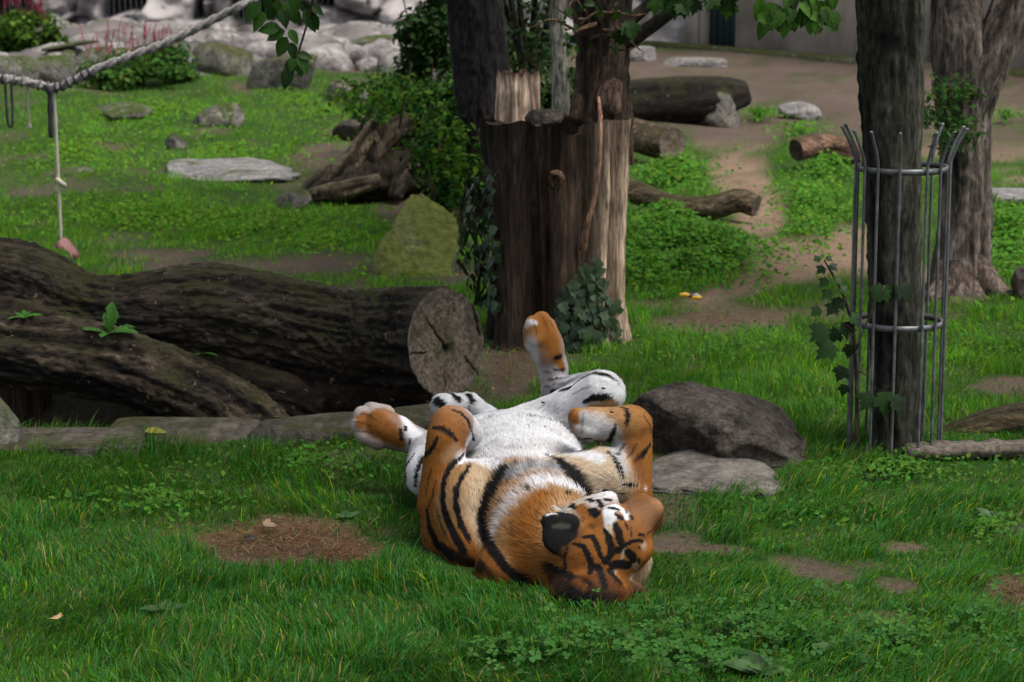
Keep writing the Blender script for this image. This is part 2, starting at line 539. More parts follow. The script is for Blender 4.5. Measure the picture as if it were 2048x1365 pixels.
# ------------------------------------------------------------------ boulders and slabs
R_ = rock
R_('boulder', 386, 508, 84, 152, M_MOSS, 'big blocky mossy boulder at the top of the bank, left of its twin', seed=3, cuts=6, box=.9)
R_('boulder', 494, 640, 108, 180, M_MOSS, 'tilted grey and mossy boulder behind the hanging leaves on the bank', seed=5, cuts=7, box=.6, shear=.12)
R_('boulder', 208, 302, 207, 242, M_GREY, 'low grey stone in the lawn below the flowering bush', seed=8, depth=.35, box=.4)
R_('boulder', 386, 488, 206, 254, M_GREY, 'grey lichen boulder in the middle of the grassy bank', seed=11, box=.5)
R_('boulder', 330, 374, 266, 300, M_MOSS, 'small pointed mossy rock above the pale flat slab', seed=13, box=.1)
R_('flat_slab', 330, 600, 331, 362, M_PALE, 'pale layered flat slab lying in the lawn', seed=18, depth=.62, cuts=4, box=1.6, rough=.06, cat='slab', sink=.25, layers=3, rot=.15)
R_('flat_slab', 80, 188, 337, 352, M_GREY, 'thin grey slab almost sunk in the left lawn', seed=19, depth=.25, box=.8, cat='slab', sink=1.2)
R_('boulder', 728, 940, 388, 548, M_GREENSLAB, 'large slanting slab-like boulder covered in green moss beside the stump', seed=23, depth=.20, cuts=3, box=1.2, tilt=(-.30, 0), sink=.5, profile=((0, 735, 912), (.2, 748, 922), (.5, 778, 936), (.64, 790, 934), (.80, 806, 905), (.93, 818, 862), (1, 822, 848)))
R_('boulder', 646, 742, 158, 212, M_MOSS, 'mossy boulder half shaded at the left edge of the dark shrub', seed=29, box=.4)
R_('boulder', 664, 760, 232, 282, M_DARK, 'dark rock between the lawn and the driftwood root', seed=31, box=.5)
R_('boulder', 552, 624, 376, 420, M_GREY, 'grey stone at the left tip of the driftwood root', seed=37, box=.3)
R_('boulder', 700, 800, 70, 112, M_GREY, 'wide weathered boulder at the foot of the pale rocks left of the trees', seed=41, box=.5)
R_('boulder', 815, 895, 62, 165, M_GREY, 'upright blue-grey lichen boulder left of the dark leaning trunk', seed=43, box=.6)
R_('boulder', 1392, 1480, 182, 254, M_GREY, 'rounded grey boulder at the end of the dark far log', seed=47, box=.5)
R_('boulder', 1556, 1642, 203, 238, M_PALE, 'small pale pointed stone on the dirt between log and guarded tree', seed=53, depth=.15, box=.2, shear=-.2)
R_('boulder', 1232, 1618, 762, 930, M_DARK, 'big dark brown porous rock behind the raised paws', seed=69, depth=.34, cuts=12, box=.9, rough=.10, sink=.4, profile=((0, 1250, 1614), (.35, 1246, 1616), (.6, 1246, 1600), (.8, 1262, 1560), (.93, 1300, 1500), (1, 1350, 1460)))
R_('flat_slab', 1285, 1580, 914, 982, M_FLAT, 'flat sloping grey slab in front of the big dark rock', seed=68, depth=.36, cuts=3, box=2.4, sink=.8, rough=.035, tilt=(.04, .03), rot=-.18, cat='slab')
R_('boulder', -60, 42, 786, 900, M_GREY, 'pale grey rock cut by the left picture edge under the log', seed=71, box=.6)
ES = dict(cuts=2, box=3.2, rough=.022, cat='edging stone', group='stones edging the lawn')
R_('edging_stone', -160, 300, 872, 905, M_SLAB, 'long low edging stone at the far left before the log', seed=73, depth=.17, sink=.8, **ES)
R_('edging_stone', 210, 520, 850, 890, M_SLAB, 'edging stone under the drooping bough of the log', seed=79, depth=.17, sink=.9, rot=-.04, **ES)
R_('edging_stone', 470, 800, 840, 885, M_SLAB, 'edging stone just left of the outstretched hind paw', seed=83, depth=.17, sink=.9, rot=.03, **ES)
R_('edging_stone', 750, 1085, 818, 878, M_SLAB, 'edging stone under the tail tip, in front of the sawn log end', seed=89, depth=.16, sink=.9, **ES)
R_('edging_stone', 1040, 1300, 828, 885, M_SLAB, 'edging stone mostly hidden behind the belly and thigh', seed=97, depth=.16, sink=.9, **ES)
R_('boulder', 2020, 2110, 525, 600, M_DARK, 'dark rock at the right picture edge behind the cage', seed=101, box=.5)
# wall of stacked rocks under the left flowering bush
R_('boulder', -40, 78, 112, 168, M_GREY, 'grey block at the far left of the stacked stones under the bush', seed=103, box=1.0, cuts=4)
R_('boulder', 66, 152, 110, 168, M_GREY, 'speckled grey block right of another under the flowering bush', seed=107, box=.9, cuts=5)
R_('boulder', 86, 205, 78, 114, M_GREY, 'long pale ledge stone above the stacked grey blocks', seed=109, box=.7, shear=.16, Y=27.5, z0=.42, depth=.3)
R_('boulder', 122, 152, 100, 122, M_GREY, 'small round stone wedged between the stacked blocks', seed=113, box=.2, Y=26.5, z0=.30)
R_('boulder', 150, 232, 92, 136, M_GREY, 'slanting grey stone behind the red flower spikes', seed=127, box=.5, shear=.2)
# ------------------------------------------------------------------ dead wood
def bark_mat(name, dark, light, moss=None, moss_amt=0.0, fleck=0.0, stretch=(14, 14, 14), rough=.92, bstr=.7, grain=(1, 1, 1), gcon=(.35, 1.6)):
    """bark colour comes from the piece's own colour attribute times fine grain"""
    m, nt, b = new_mat(name)
    vec = mapping(nt)
    a = N(nt, 'ShaderNodeAttribute', attribute_name='Col')
    gvec = mapping(nt, grain)
    n1 = noise_tex(nt, stretch[0], 8, .7, gvec, .3); n2 = noise_tex(nt, stretch[0] * 4, 6, .7, gvec)
    c = mix(nt, a.outputs['Color'], ramp(nt, [(.33, dark), (.67, light)], n1), 1.0, 'MULTIPLY')
    c = mix(nt, c, ramp(nt, [(.36, (gcon[0],) * 3), (.64, (gcon[1],) * 3)], n2), .9, 'MULTIPLY')
    if fleck:
        lf = ramp(nt, [(.66, (0, 0, 0)), (.70, (fleck, fleck, fleck))], noise_tex(nt, 38, 3, .6, vec, .5))
        c = mix(nt, c, (.20, .155, .10), lf)
    if moss:
        geo = N(nt, 'ShaderNodeNewGeometry'); sep = N(nt, 'ShaderNodeSeparateXYZ'); nt.links.new(geo.outputs['Normal'], sep.inputs[0])
        ma = N(nt, 'ShaderNodeMath', operation='MULTIPLY_ADD'); nt.links.new(sep.outputs['Z'], ma.inputs[0]); ma.inputs[1].default_value = .3
        nt.links.new(noise_tex(nt, 4, 5, .6, vec), ma.inputs[2])
        c = mix(nt, c, moss, ramp(nt, [(.80 - moss_amt * .5, (0, 0, 0)), (.95 - moss_amt * .3, (.8, .8, .8))], ma.outputs[0]))
    nt.links.new(c, b.inputs['Base Color'])
    b.inputs['Roughness'].default_value = rough; b.inputs['Specular IOR Level'].default_value = .2
    ad = N(nt, 'ShaderNodeMath', operation='ADD'); nt.links.new(n1, ad.inputs[0]); nt.links.new(n2, ad.inputs[1])
    bump(nt, b, ad.outputs[0], bstr, .02)
    return m


M_LOG = bark_mat('weathered_log_bark', (.40, .36, .32), (1.7, 1.6, 1.5), moss=(.026, .028, .007), moss_amt=.35, fleck=.75, bstr=1.0, grain=(.40, 1, 1), gcon=(.25, 1.9))
M_WOOD = bark_mat('rotten_stump_wood', (.45, .42, .40), (1.55, 1.5, 1.5), bstr=.8, grain=(1.6, 1.6, .12), gcon=(.30, 1.7))
M_BARK = bark_mat('living_tree_bark', (.40, .40, .38), (1.6, 1.6, 1.6), moss=(.030, .036, .010), moss_amt=.05, bstr=1.0, grain=(1.3, 1.3, .30), gcon=(.30, 1.75))
M_CUT = bark_mat('sawn_wood', (.8, .78, .75), (1.2, 1.2, 1.2), bstr=.3)


def streaks(v, th_t, c_lo, c_hi, scale=10.0, seed=0, axial=.1, contrast=1.6):
    th, t, ds = th_t
    n = len(th)
    q = np.stack([np.cos(th) * .3, np.sin(th) * .3, t * axial * 4], 1)
    f = fbm(q, scale, 4, seed)
    f = np.clip((f - .5) * contrast + .5, 0, 1)[:, None]
    c = (np.asarray(c_lo) * (1 - f) + np.asarray(c_hi) * f) * (.25 + 1.35 * ds)[:, None]
    if len(v) > n: c = np.concatenate([c, np.repeat(c[-1:], len(v) - n, 0)])
    return c


def log_thing(name, path, radii, label, lo, hi, mat, cuts=(False, True), nu=48, nv=60, rough=.02, seed=0, flat=1.0, cat='log', cracks=(), tone=1.0, heart=(0, 0), gscale=14.0, fine=.004, nr=30):
    p = np.asarray(path)
    root = empty(name, tuple(p[len(p) // 2] * [1, 1, 0] + [0, 0, float(ground_h(p[len(p) // 2][0], p[len(p) // 2][1]))]))
    tag(root, label, cat)
    v, q, t3, tt, V, tan = tube(path, radii, nu, nv, rough, gscale, .12, seed, flat, (not cuts[0], not cuts[1]), fine, .06 if cuts[1] else 0)
    mesh_np('bark', v, [q, t3], mat, root, col=streaks(v, tt, lo, hi, 9, seed))
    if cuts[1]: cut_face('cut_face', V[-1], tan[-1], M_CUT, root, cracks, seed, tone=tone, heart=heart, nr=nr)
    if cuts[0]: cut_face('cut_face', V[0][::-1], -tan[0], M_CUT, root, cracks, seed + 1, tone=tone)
    for k in range(0, nv, 6):
        c = V[k].mean(0)
        if c[2] - radii[0] < .25: EXCL.append((c[0], c[1], radii[0] * .9, radii[0] * .8, 0))
    return root


# the big fallen log on the left
L_path = [P(-420, 560, 9.5), P(-150, 556, 9.5), P(40, 570, 9.45), P(190, 628, 9.42), P(420, 632, 9.42), P(600, 660, 9.42), P(730, 684, 9.35), P(820, 688, 9.20), P(892, 688, 9.06)]
L_rad = [.20, .18, .165, .155, .200, .205, .205, .215, .222]
big_log = log_thing('fallen_log', L_path, L_rad, 'huge dark weathered fallen log with a sawn end, lying behind the edging stones', (.0015, .0013, .001), (.030, .0255, .020), M_LOG,
                    nu=190, nv=300, rough=.040, fine=.020, gscale=18, seed=5, cracks=((.0, .12, .48, -.55, .018), (.55, .1, .95, .05, .012), (-.9, -.05, -.78, -.62, .03), (-.45, .32, -.8, .75, .012), (-.25, -.55, -.32, -.95, .008), (-.03, .12, .08, .04, .08), (.15, .85, .12, .35, .009)), heart=(.05, .05), tone=.80, nr=44)
v, q, t3, tt, V, tan = tube([P(-420, 690, 9.12), P(-150, 690, 9.12), P(40, 705, 9.1), P(210, 730, 9.08), P(360, 780, 9.06), P(470, 840, 9.02), P(560, 905, 8.98)], [.16, .14, .135, .14, .130, .12, .10], 130, 200, .046, 20, .12, 14, 1.0, (True, True), .020)
mesh_np('bough', v, [q, t3], M_LOG, big_log, col=streaks(v, tt, (.002, .0016, .0013), (.046, .037, .028), 14, 4, contrast=3.2))
v, q, t3, tt, V, tan = tube([P(-420, 640, 9.32), P(0, 650, 9.32), P(200, 690, 9.3), P(400, 745, 9.3), P(560, 790, 9.28), P(640, 830, 9.25)], [.10, .10, .10, .10, .09, .07], 60, 90, .035, 18, .12, 26, 1.0, (True, True), .014)
mesh_np('fork_web', v, [q, t3], M_LOG, big_log, col=streaks(v, tt, (.002, .0015, .0012), (.02, .015, .011), 12, 8))
v, q, t3, tt, V, tan = tube([P(330, 770, 9.5), P(480, 775, 9.42), P(620, 770, 9.40), P(740, 770, 9.32), P(835, 768, 9.2)], [.12, .13, .14, .13, .115], 60, 80, .03, 16, .1, 24, 1.0)
mesh_np('underside', v, [q, t3], M_LOG, big_log, col=streaks(v, tt, (.002, .0015, .0012), (.022, .015, .011), 12, 8))
v, q, t3, tt, V, tan = tube([P(40, 905, 9.35), P(45, 820, 9.4), P(40, 700, 9.42)], [.13, .12, .13], 40, 24, .02, 18, .1, 33, 1.0)
mesh_np('prop_stub', v, [q, t3], M_WOOD, big_log, col=streaks(v, tt, (.02, .014, .012), (.06, .042, .034), 12, 8))

# the tall hollow stump in the middle
ST_C = G(1112, 700); ST_Y = ST_C[1] + .30
sx, sy = (1112 - 1024) / FPX * ST_Y * 1.01, ST_Y
sz0 = float(ground_h(sx, sy)) - .08
stump = empty('hollow_stump', (sx, sy, sz0 + .08))
tag(stump, 'tall hollow fluted stump with a pale split right side and ivy at its foot', 'stump')
nu, nv = 260, 70
TH, TT = np.meshgrid(np.linspace(0, 2 * math.pi, nu, endpoint=False), np.linspace(0, 1, nv))
ang = TH.ravel(); t = TT.ravel()
fr = np.sin(ang + math.pi / 2)
ztop = P(1110, 236, ST_Y)[2] - sz0
# half widths of the stump from foot to rim, then flutes and ribs round it
Rz = np.interp(t, [0, .08, .25, .5, .75, .9, 1], [.385, .33, .295, .300, .325, .345, .352])


def bell(a0, w): return np.exp(-(((ang - math.radians(a0) + math.pi) % (2 * math.pi) - math.pi) / math.radians(w)) ** 2)


flute = -.075 * bell(-112, 7) * np.clip(1.3 - t, 0, 1) - .05 * bell(-97, 5) * np.clip(1.2 - t, 0, 1) - .055 * bell(-62, 6) * (t < 2) - .06 * bell(-38, 4) + .035 * bell(-80, 13) * np.clip(1.25 - t * .8, 0, 1) + .04 * bell(-135, 16) + .03 * bell(-25, 8) + .03 * bell(-50, 7) - .05 * bell(-160, 10) - .06 * bell(40, 12) - .05 * bell(110, 10)
gr = fbm(np.stack([np.cos(ang) * .35, np.sin(ang) * .35, t * .10], 1), 20, 5, 77)
gr2 = fbm(np.stack([np.cos(ang) * .35, np.sin(ang) * .35, t * .5], 1), 9, 4, 78)
rad = Rz + flute * 1.5 + .032 * (1 - np.abs(2 * gr - 1)) + .045 * (gr2 - .5) - .02
rim = ztop + .022 * (fbm(np.stack([np.cos(ang), np.sin(ang), 0 * ang], 1), 4.5, 4, 9) - .5) * 2 - .05 * bell(-75, 14)
sxs = sx + np.interp(t, [0, 1], [.0, -.012])
vo = np.stack([sxs + rad * np.cos(ang), sy + rad * np.sin(ang) * .95, sz0 + t * rim], 1)
pale = np.clip(bell(-48, 10) + bell(-22, 15) * .95, 0, 1) * np.clip(1.15 - .15 * t, 0, 1)
redd = np.clip(bell(-78, 22), 0, 1)
ridge = 1 - np.abs(2 * gr - 1)
f = np.clip((ridge - .52) * 2.0 + (gr2 - .5) * 1.2 + .1, 0, 1)
cd = np.array([.008, .006, .0045]); cm = np.array([.046, .032, .024]); cr_ = np.array([.092, .060, .043]); cp = np.array([.40, .305, .22])
col = cd + (cm - cd) * (f * .75)[:, None]
col = col * (1 - .75 * redd[:, None]) + (cr_ * (.25 + .9 * f)[:, None]) * .75 * redd[:, None]
col = col * (1 - pale[:, None]) + (cp * (.35 + .8 * f)[:, None]) * pale[:, None]
burn = np.clip((t - .80) * 5 + (gr2 - .5) * 3, 0, 1) * np.clip(1 - pale * 1.5, 0, 1)
col = col * (1 - .7 * burn[:, None])
idx = np.arange(nv * nu).reshape(nv, nu)
a, b2 = idx[:-1], idx[1:]
qo = np.stack([a, np.roll(a, -1, 1), np.roll(b2, -1, 1), b2], -1).reshape(-1, 4)
shell = mesh_np('shell', vo, qo, M_WOOD, stump, col=col)
top = vo[-nu:]; cen = top.mean(0)
in1 = cen + (top - cen) * .86 - [0, 0, .01]; in2 = cen + (top - cen) * .80 - [0, 0, .10]; in3 = cen + (top - cen) * .3 - [0, 0, .13]
vi = np.concatenate([top, in1, in2, in3, [cen - [0, 0, .13]]])
qi = []
i = np.arange(nu); j = (i + 1) % nu
for k in range(3): qi.append(np.stack([k * nu + i, k * nu + j, (k + 1) * nu + j, (k + 1) * nu + i], 1))
ti = np.stack([3 * nu + i, 3 * nu + j, np.full(nu, 4 * nu)], 1)
mesh_np('hollow', vi, [np.concatenate(qi), ti], M_WOOD, stump, col=np.tile([.035, .024, .017], (len(vi), 1)))
EXCL.append((sx, sy, .33, .33, 0))
# a knot on the front rib and the long peeled root that hangs down it
v, q, t3, tt, V, tan = tube([P(1118, 360, ST_Y - .30), P(1112, 350, ST_Y - .36), P(1104, 346, ST_Y - .40)], [.05, .020, .006], 20, 10, .015, 30, .5, 3)
mesh_np('knot', v, [q, t3], M_WOOD, shell, col=streaks(v, tt, (.05, .03, .02), (.12, .075, .05)))
v, q, t3, tt, V, tan = tube([P(1197, 195, ST_Y - .26), P(1201, 240, ST_Y - .36), P(1199, 310, ST_Y - .37), P(1190, 390, ST_Y - .36), P(1174, 450, ST_Y - .34), P(1166, 500, ST_Y - .30)], [.007, .010, .011, .010, .013, .02], 10, 50, .002, 60, .3, 3)
mesh_np('peeled_root', v, [q, t3], M_WOOD, stump, col=streaks(v, tt, (.16, .09, .055), (.28, .17, .11)))
# sawn stub standing on the rim, and a chunk of bark beside it
stub = empty('wood_stub', tuple(P(1036, 232, ST_Y + .05)))
tag(stub, 'pale splintered wood stub standing on top of the hollow stump', 'stump')
v, q, t3, tt, V, tan = tube([P(1036, 290, ST_Y + .08), P(1036, 225, ST_Y + .08), P(1036, 180, ST_Y + .08), P(1035, 146, ST_Y + .08)], [.098, .095, .092, .090], 90, 40, .020, 26, .06, 61, 1.0, (True, False))
jag = .028 * (fbm(np.stack([np.cos(tt[0]), np.sin(tt[0]), 0 * tt[0]], 1), 6, 3, 4) - .5) * 2
v[:len(jag), 2] += jag * np.clip((tt[1] - .6) * 2.5, 0, 1)
cs = streaks(v, tt, (.20, .145, .105), (.62, .48, .35), 13, 9, contrast=2.0)
rust = np.zeros(len(v)); rust[:len(jag)] = np.clip((tt[1] - .86) * 7, 0, 1)
cs = cs * (1 - rust[:, None] * .75) + np.array([.085, .045, .03]) * rust[:, None] * .75
mesh_np('splintered_shaft', v, [q, t3], M_WOOD, stub, col=cs)
tp = V[-1]; cc = tp.mean(0)
vv = np.concatenate([tp + [0, 0, 0], cc + (tp - cc) * .7 - [0, 0, .03], [cc - [0, 0, .04]]]); vv[:90, 2] = v[39 * 90:40 * 90, 2]
k = np.arange(90); k2 = (k + 1) % 90
mesh_np('broken_top', vv, [np.stack([k, k2, 90 + k2, 90 + k], 1), np.stack([90 + k, 90 + k2, np.full(90, 180)], 1)], M_WOOD, stub, col=np.tile([.09, .05, .035], (len(vv), 1)))
R_('wood_chunk', 1048, 1128, 218, 250, M_DARK, 'crumbled dark wood chunk on the stump rim beside the pale stub', seed=211, depth=.06, Y=ST_Y - .27, z0=P(1085, 246, ST_Y - .2)[2], box=.5, cat='wood chunk', sink=.1)
EXCL.pop()

# driftwood root left of the stump
DY = G(740, 412)[1] + .25
drift = empty('driftwood_root', tuple(G(740, 412)))
tag(drift, 'twisted driftwood root with pale ridges beside the dark shrub', 'root')


def limb(name, path, radii, parent, lo, hi, seed, mat=None, nu=28, nv=36, rough=.02, gscale=16, fine=.004):
    v, q, t3, tt, V, tan = tube(path, radii, nu, nv, rough, gscale, .15, seed, 1.0, (True, True), fine)
    return mesh_np(name, v, [q, t3], mat or M_WOOD, parent, col=streaks(v, tt, lo, hi, 10, seed, contrast=2))


limb('main_root', [P(600, 395, DY - .1), P(650, 378, DY), P(720, 370, DY), P(800, 350, DY + .1), P(870, 345, DY + .3)], [.06, .13, .17, .19, .16], drift, (.007, .0055, .004), (.045, .036, .027), 1, rough=.10, gscale=9, nu=60, nv=80, fine=.03)
limb('root_arm', [P(752, 240, DY), P(741, 268, DY), P(722, 300, DY - .02), P(700, 330, DY - .05), P(680, 355, DY - .06), P(655, 385, DY - .05)], [.022, .052, .062, .068, .07, .05], drift, (.02, .016, .010), (.19, .155, .10), 2, rough=.025)
limb('root_arm', [P(818, 250, DY + .1), P(790, 262, DY + .05), P(768, 285, DY), P(752, 310, DY - .04), P(745, 345, DY - .04)], [.10, .085, .07, .06, .04], drift, (.010, .008, .006), (.10, .08, .054), 3, rough=.035)
limb('root_arm', [P(730, 305, DY - .05), P(715, 335, DY - .10), P(700, 370, DY - .12)], [.02, .022, .03], drift, (.07, .055, .036), (.20, .16, .11), 4, rough=.01)
limb('root_arm', [P(610, 392, DY - .2), P(650, 384, DY - .22), P(700, 378, DY - .2), P(760, 360, DY - .15)], [.03, .05, .06, .05], drift, (.015, .012, .008), (.11, .09, .06), 5, rough=.03)
limb('root_arm', [P(850, 300, DY + .1), P(820, 330, DY - .05), P(800, 365, DY - .15), P(790, 395, DY - .2)], [.05, .06, .06, .05], drift, (.010, .008, .006), (.07, .056, .04), 6, rough=.035)
limb('root_arm', [P(742, 262, DY - .02), P(756, 282, DY - .06), P(770, 296, DY - .05)], [.03, .025, .012], drift, (.03, .024, .015), (.16, .13, .085), 7, rough=.012)
EXCL.append((P(740, 400, DY)[0], DY, .5, .25, 0))

# logs on the right
LA = G(1345, 335)[1] + .22
log_thing('short_log', [P(1150, 258, LA + .75), P(1250, 268, LA + .35), P(1345, 288, LA - .15)], [.15, .142, .137], 'short thick log with a sawn end jutting out behind the stump', (.04, .031, .021), (.13, .10, .07), M_LOG, seed=31, tone=1.2, cat='log')
LB = G(1400, 435)[1]
log_thing('curved_branch', [P(1210, 360, LB + .1), P(1270, 385, LB + .1), P(1340, 410, LB), P(1420, 416, LB - .05), P(1475, 402, LB - .1), P(1512, 412, LB - .16)], [.070, .076, .072, .076, .070, .070], 'curved fallen branch lying right of the stump above the herbs', (.035, .028, .018), (.13, .105, .07), M_LOG, seed=37, rough=.012, nu=36, cat='branch')
LC = G(1640, 338)[1] + .1
log_thing('forked_log', [P(1592, 300, LC - .12), P(1640, 290, LC), P(1690, 300, LC + .05), P(1760, 330, LC + .1)], [.085, .09, .09, .10], 'brown broken log lying left of the tree cage', (.05, .03, .023), (.15, .095, .07), M_LOG, cuts=(True, False), seed=41, tone=.5)
LD = G(1385, 250)[1] + .3
log_thing('dark_far_log', [P(1180, 218, LD), P(1290, 208, LD), P(1400, 200, LD), P(1478, 190, LD + .3)], [.24, .26, .25, .16], 'long almost black log far behind the stump on bare earth', (.004, .0035, .003), (.016, .013, .010), M_LOG, cuts=(False, False), seed=43, tone=.4, rough=.07, gscale=7, flat=.85)
LE = G(1960, 885)[1] + .20
log_thing('mossy_log', [P(1880, 878, LE), P(1940, 862, LE), P(2010, 850, LE), P(2120, 842, LE), P(2260, 838, LE)], [.03, .05, .065, .075, .08], 'low mossy log at the right picture edge beyond the grey beam', (.012, .010, .006), (.045, .037, .020), M_LOG, cuts=(False, False), seed=47, rough=.025, cat='log')


def beam(name, x0, y0, x1, y1, Y, h, d, label, tone):
    a, b_ = P(x0, y0, Y), P(x1, y1, Y)
    n = 40; rg = np.random.default_rng(int(x0))
    V = []
    for k in range(n):
        c = a + (b_ - a) * k / (n - 1)
        for (dy, dz) in ((-d, -h), (d, -h), (d, h), (-d, h)):
            V.append(c + [0, dy + rg.normal(0, .0025), dz + rg.normal(0, .0035)])
    V = np.array(V); i = np.arange(n - 1)[:, None] * 4; k = np.arange(4)[None]
    q = np.stack([i + k, i + (k + 1) % 4, i + 4 + (k + 1) % 4, i + 4 + k], -1).reshape(-1, 4)
    o = mesh_np(name, V, [q, [[0, 3, 2, 1], [4 * n - 4, 4 * n - 3, 4 * n - 2, 4 * n - 1]]], M_CUT, smooth=False, col=np.tile(tone, (len(V), 1)) * rg.uniform(.92, 1.08, (len(V), 1)))
    c = (a + b_) / 2
    for vtx in o.data.vertices: vtx.co -= Vector((c[0], c[1], c[2] - h))
    o.location = (c[0], c[1], c[2] - h)
    return tag(o, label, 'beam')


BY = 8.12
beam('grey_beam', 1812, 902, 2300, 890, BY, .022, .05, 'weathered grey wooden beam running right from the tree cage', (.105, .088, .072))
R_('flat_slab', 1955, 2140, 382, 420, M_PALE, 'pale flat stone bench slab at the right edge behind the big tree', seed=223, depth=.3, box=1.2, cuts=3, cat='slab', sink=.4)
# ------------------------------------------------------------------ leaves
def leaf_mesh(name, outline, fold=.25, curl=.3, mat=None, rows=1):
    """flat outline (x across, y along, unit length) given depth: folded on the midrib and curled; fan of faces on both sides"""
    me = bpy.data.meshes.new(name)
    o = [(x, y) for x, y in outline]
    ys = [y for x, y in o]
    mid = [(0, y) for y in ys]
    V = []; F = []
    for s in (-1, 1):
        base = len(V)
        for (x, y), (mx, my) in zip(o, mid):
            V.append((s * x, y, abs(x) * fold - curl * y * y * .5))
            V.append((0, my, -curl * my * my * .5))
        for k in range(len(o) - 1):
            a = base + 2 * k
            F.append((a, a + 2, a + 3, a + 1) if s > 0 else (a + 1, a + 3, a + 2, a))
    me.from_pydata(V, [], F); me.update()
    if mat: me.materials.append(mat)
    return me


def leaf_mat(name, c, var=.3, rough=.45, trans=.3, spec=.4):
    m, nt, b = new_mat(name)
    info = N(nt, 'ShaderNodeObjectInfo')
    vec = mapping(nt)
    r = ramp(nt, [(0, tuple(x * (1 - var) for x in c)), (.5, c), (1, (c[0] * (1 + var * 1.4), c[1] * (1 + var), c[2] * (1 + var * .5)))], info.outputs['Random'])
    r = mix(nt, r, ramp(nt, [(.3, (.75, .75, .75)), (.7, (1.2, 1.2, 1.2))], noise_tex(nt, 3.5, 4, .6, vec)), 1.0, 'MULTIPLY')
    nt.links.new(r, b.inputs['Base Color'])
    b.inputs['Roughness'].default_value = rough; b.inputs['Specular IOR Level'].default_value = spec
    out = [n for n in nt.nodes if n.type == 'OUTPUT_MATERIAL'][0]
    t = N(nt, 'ShaderNodeBsdfTranslucent'); nt.links.new(r, t.inputs[0])
    mx = N(nt, 'ShaderNodeMixShader'); mx.inputs[0].default_value = trans
    nt.links.new(b.outputs[0], mx.inputs[1]); nt.links.new(t.outputs[0], mx.inputs[2]); nt.links.new(mx.outputs[0], out.inputs[0])
    return m


M_LF_IVY = leaf_mat('ivy_leaf', (.022, .046, .018), .5, .4, .1, .35)
M_LF_MAPLE = leaf_mat('maple_leaf', (.008, .026, .005), .5, .5, .15, .15)
M_LF_BR = leaf_mat('branch_leaf', (.020, .062, .008), .6, .5, .35, .2)
M_LF_WEED = leaf_mat('weed_leaf', (.040, .130, .015), .35, .55, .3, .2)
M_LF_PLANT = leaf_mat('plantain_leaf', (.034, .085, .022), .3, .5, .25, .25)
M_LF_DRY = leaf_mat('dry_leaf', (.28, .19, .11), .4, .7, .2)
M_LF_YEL = leaf_mat('yellow_leaf', (.28, .28, .035), .3, .6, .3)
OVATE = [(.02, 0), (.20, .12), (.30, .32), (.27, .55), (.16, .78), (.0, 1.0)]
LANCE = [(.03, 0), (.10, .2), (.13, .45), (.10, .7), (.0, 1.0)]
IVY = [(.02, .05), (.22, -.06), (.48, .10), (.34, .32), (.42, .52), (.20, .62), (.0, 1.0)]
MAPLE = [(.02, .1), (.16, -.02), (.42, .02), (.34, .16), (.58, .30), (.50, .36), (.62, .58), (.34, .52), (.24, .48), (.28, .74), (.14, .78), (.0, 1.05)]
DAND = [(.03, 0), (.07, .15), (.04, .22), (.14, .34), (.08, .42), (.18, .56), (.12, .64), (.20, .78), (.10, .92), (0, 1.0)]
ME_IVY = leaf_mesh('ivy_leaf', IVY, .15, .25, M_LF_IVY); ME_MAPLE = leaf_mesh('maple_leaf', MAPLE, .18, .35, M_LF_MAPLE)
ME_BR = leaf_mesh('branch_leaf', OVATE, .2, .5, M_LF_BR); ME_DAND = leaf_mesh('dandelion_leaf', DAND, .2, .7, M_LF_WEED)
ME_PLANT = leaf_mesh('plantain_leaf', OVATE, .25, .45, M_LF_PLANT); ME_WEED = leaf_mesh('weed_leaf', OVATE, .2, .4, M_LF_WEED)
ME_MAPBR = leaf_mesh('maple_branch_leaf', MAPLE, .2, .5, M_LF_BR); ME_LANCE = leaf_mesh('lance_leaf', LANCE, .2, .7, M_LF_WEED)
M_LF_BRL = leaf_mat('fresh_branch_leaf', (.045, .120, .012), .6, .5, .35, .2); ME_BRL = leaf_mesh('fresh_branch_leaf', OVATE, .2, .5, M_LF_BRL)
ME_DRY = leaf_mesh('dry_leaf', MAPLE, .3, .5, M_LF_DRY); ME_YEL = leaf_mesh('yellow_leaf', OVATE, .2, .3, M_LF_YEL)


def basis(along, normal):
    y = np.asarray(along, float); y = y / np.linalg.norm(y)
    z = np.asarray(normal, float); z = z - y * (z @ y); z = z / (np.linalg.norm(z) + 1e-9)
    x = np.cross(y, z)
    return np.stack([x, y, z], 1)


def leaf(me, parent, pos, along, normal, size, name='leaf'):
    o = bpy.data.objects.new(name, me)
    B = basis(along, normal) * size
    M = Matrix([[*B[0], pos[0]], [*B[1], pos[1]], [*B[2], pos[2]], [0, 0, 0, 1]])
    link(o, parent)
    if parent is not None: o.matrix_parent_inverse = Matrix.Translation(parent.location).inverted()
    o.matrix_basis = M
    return o


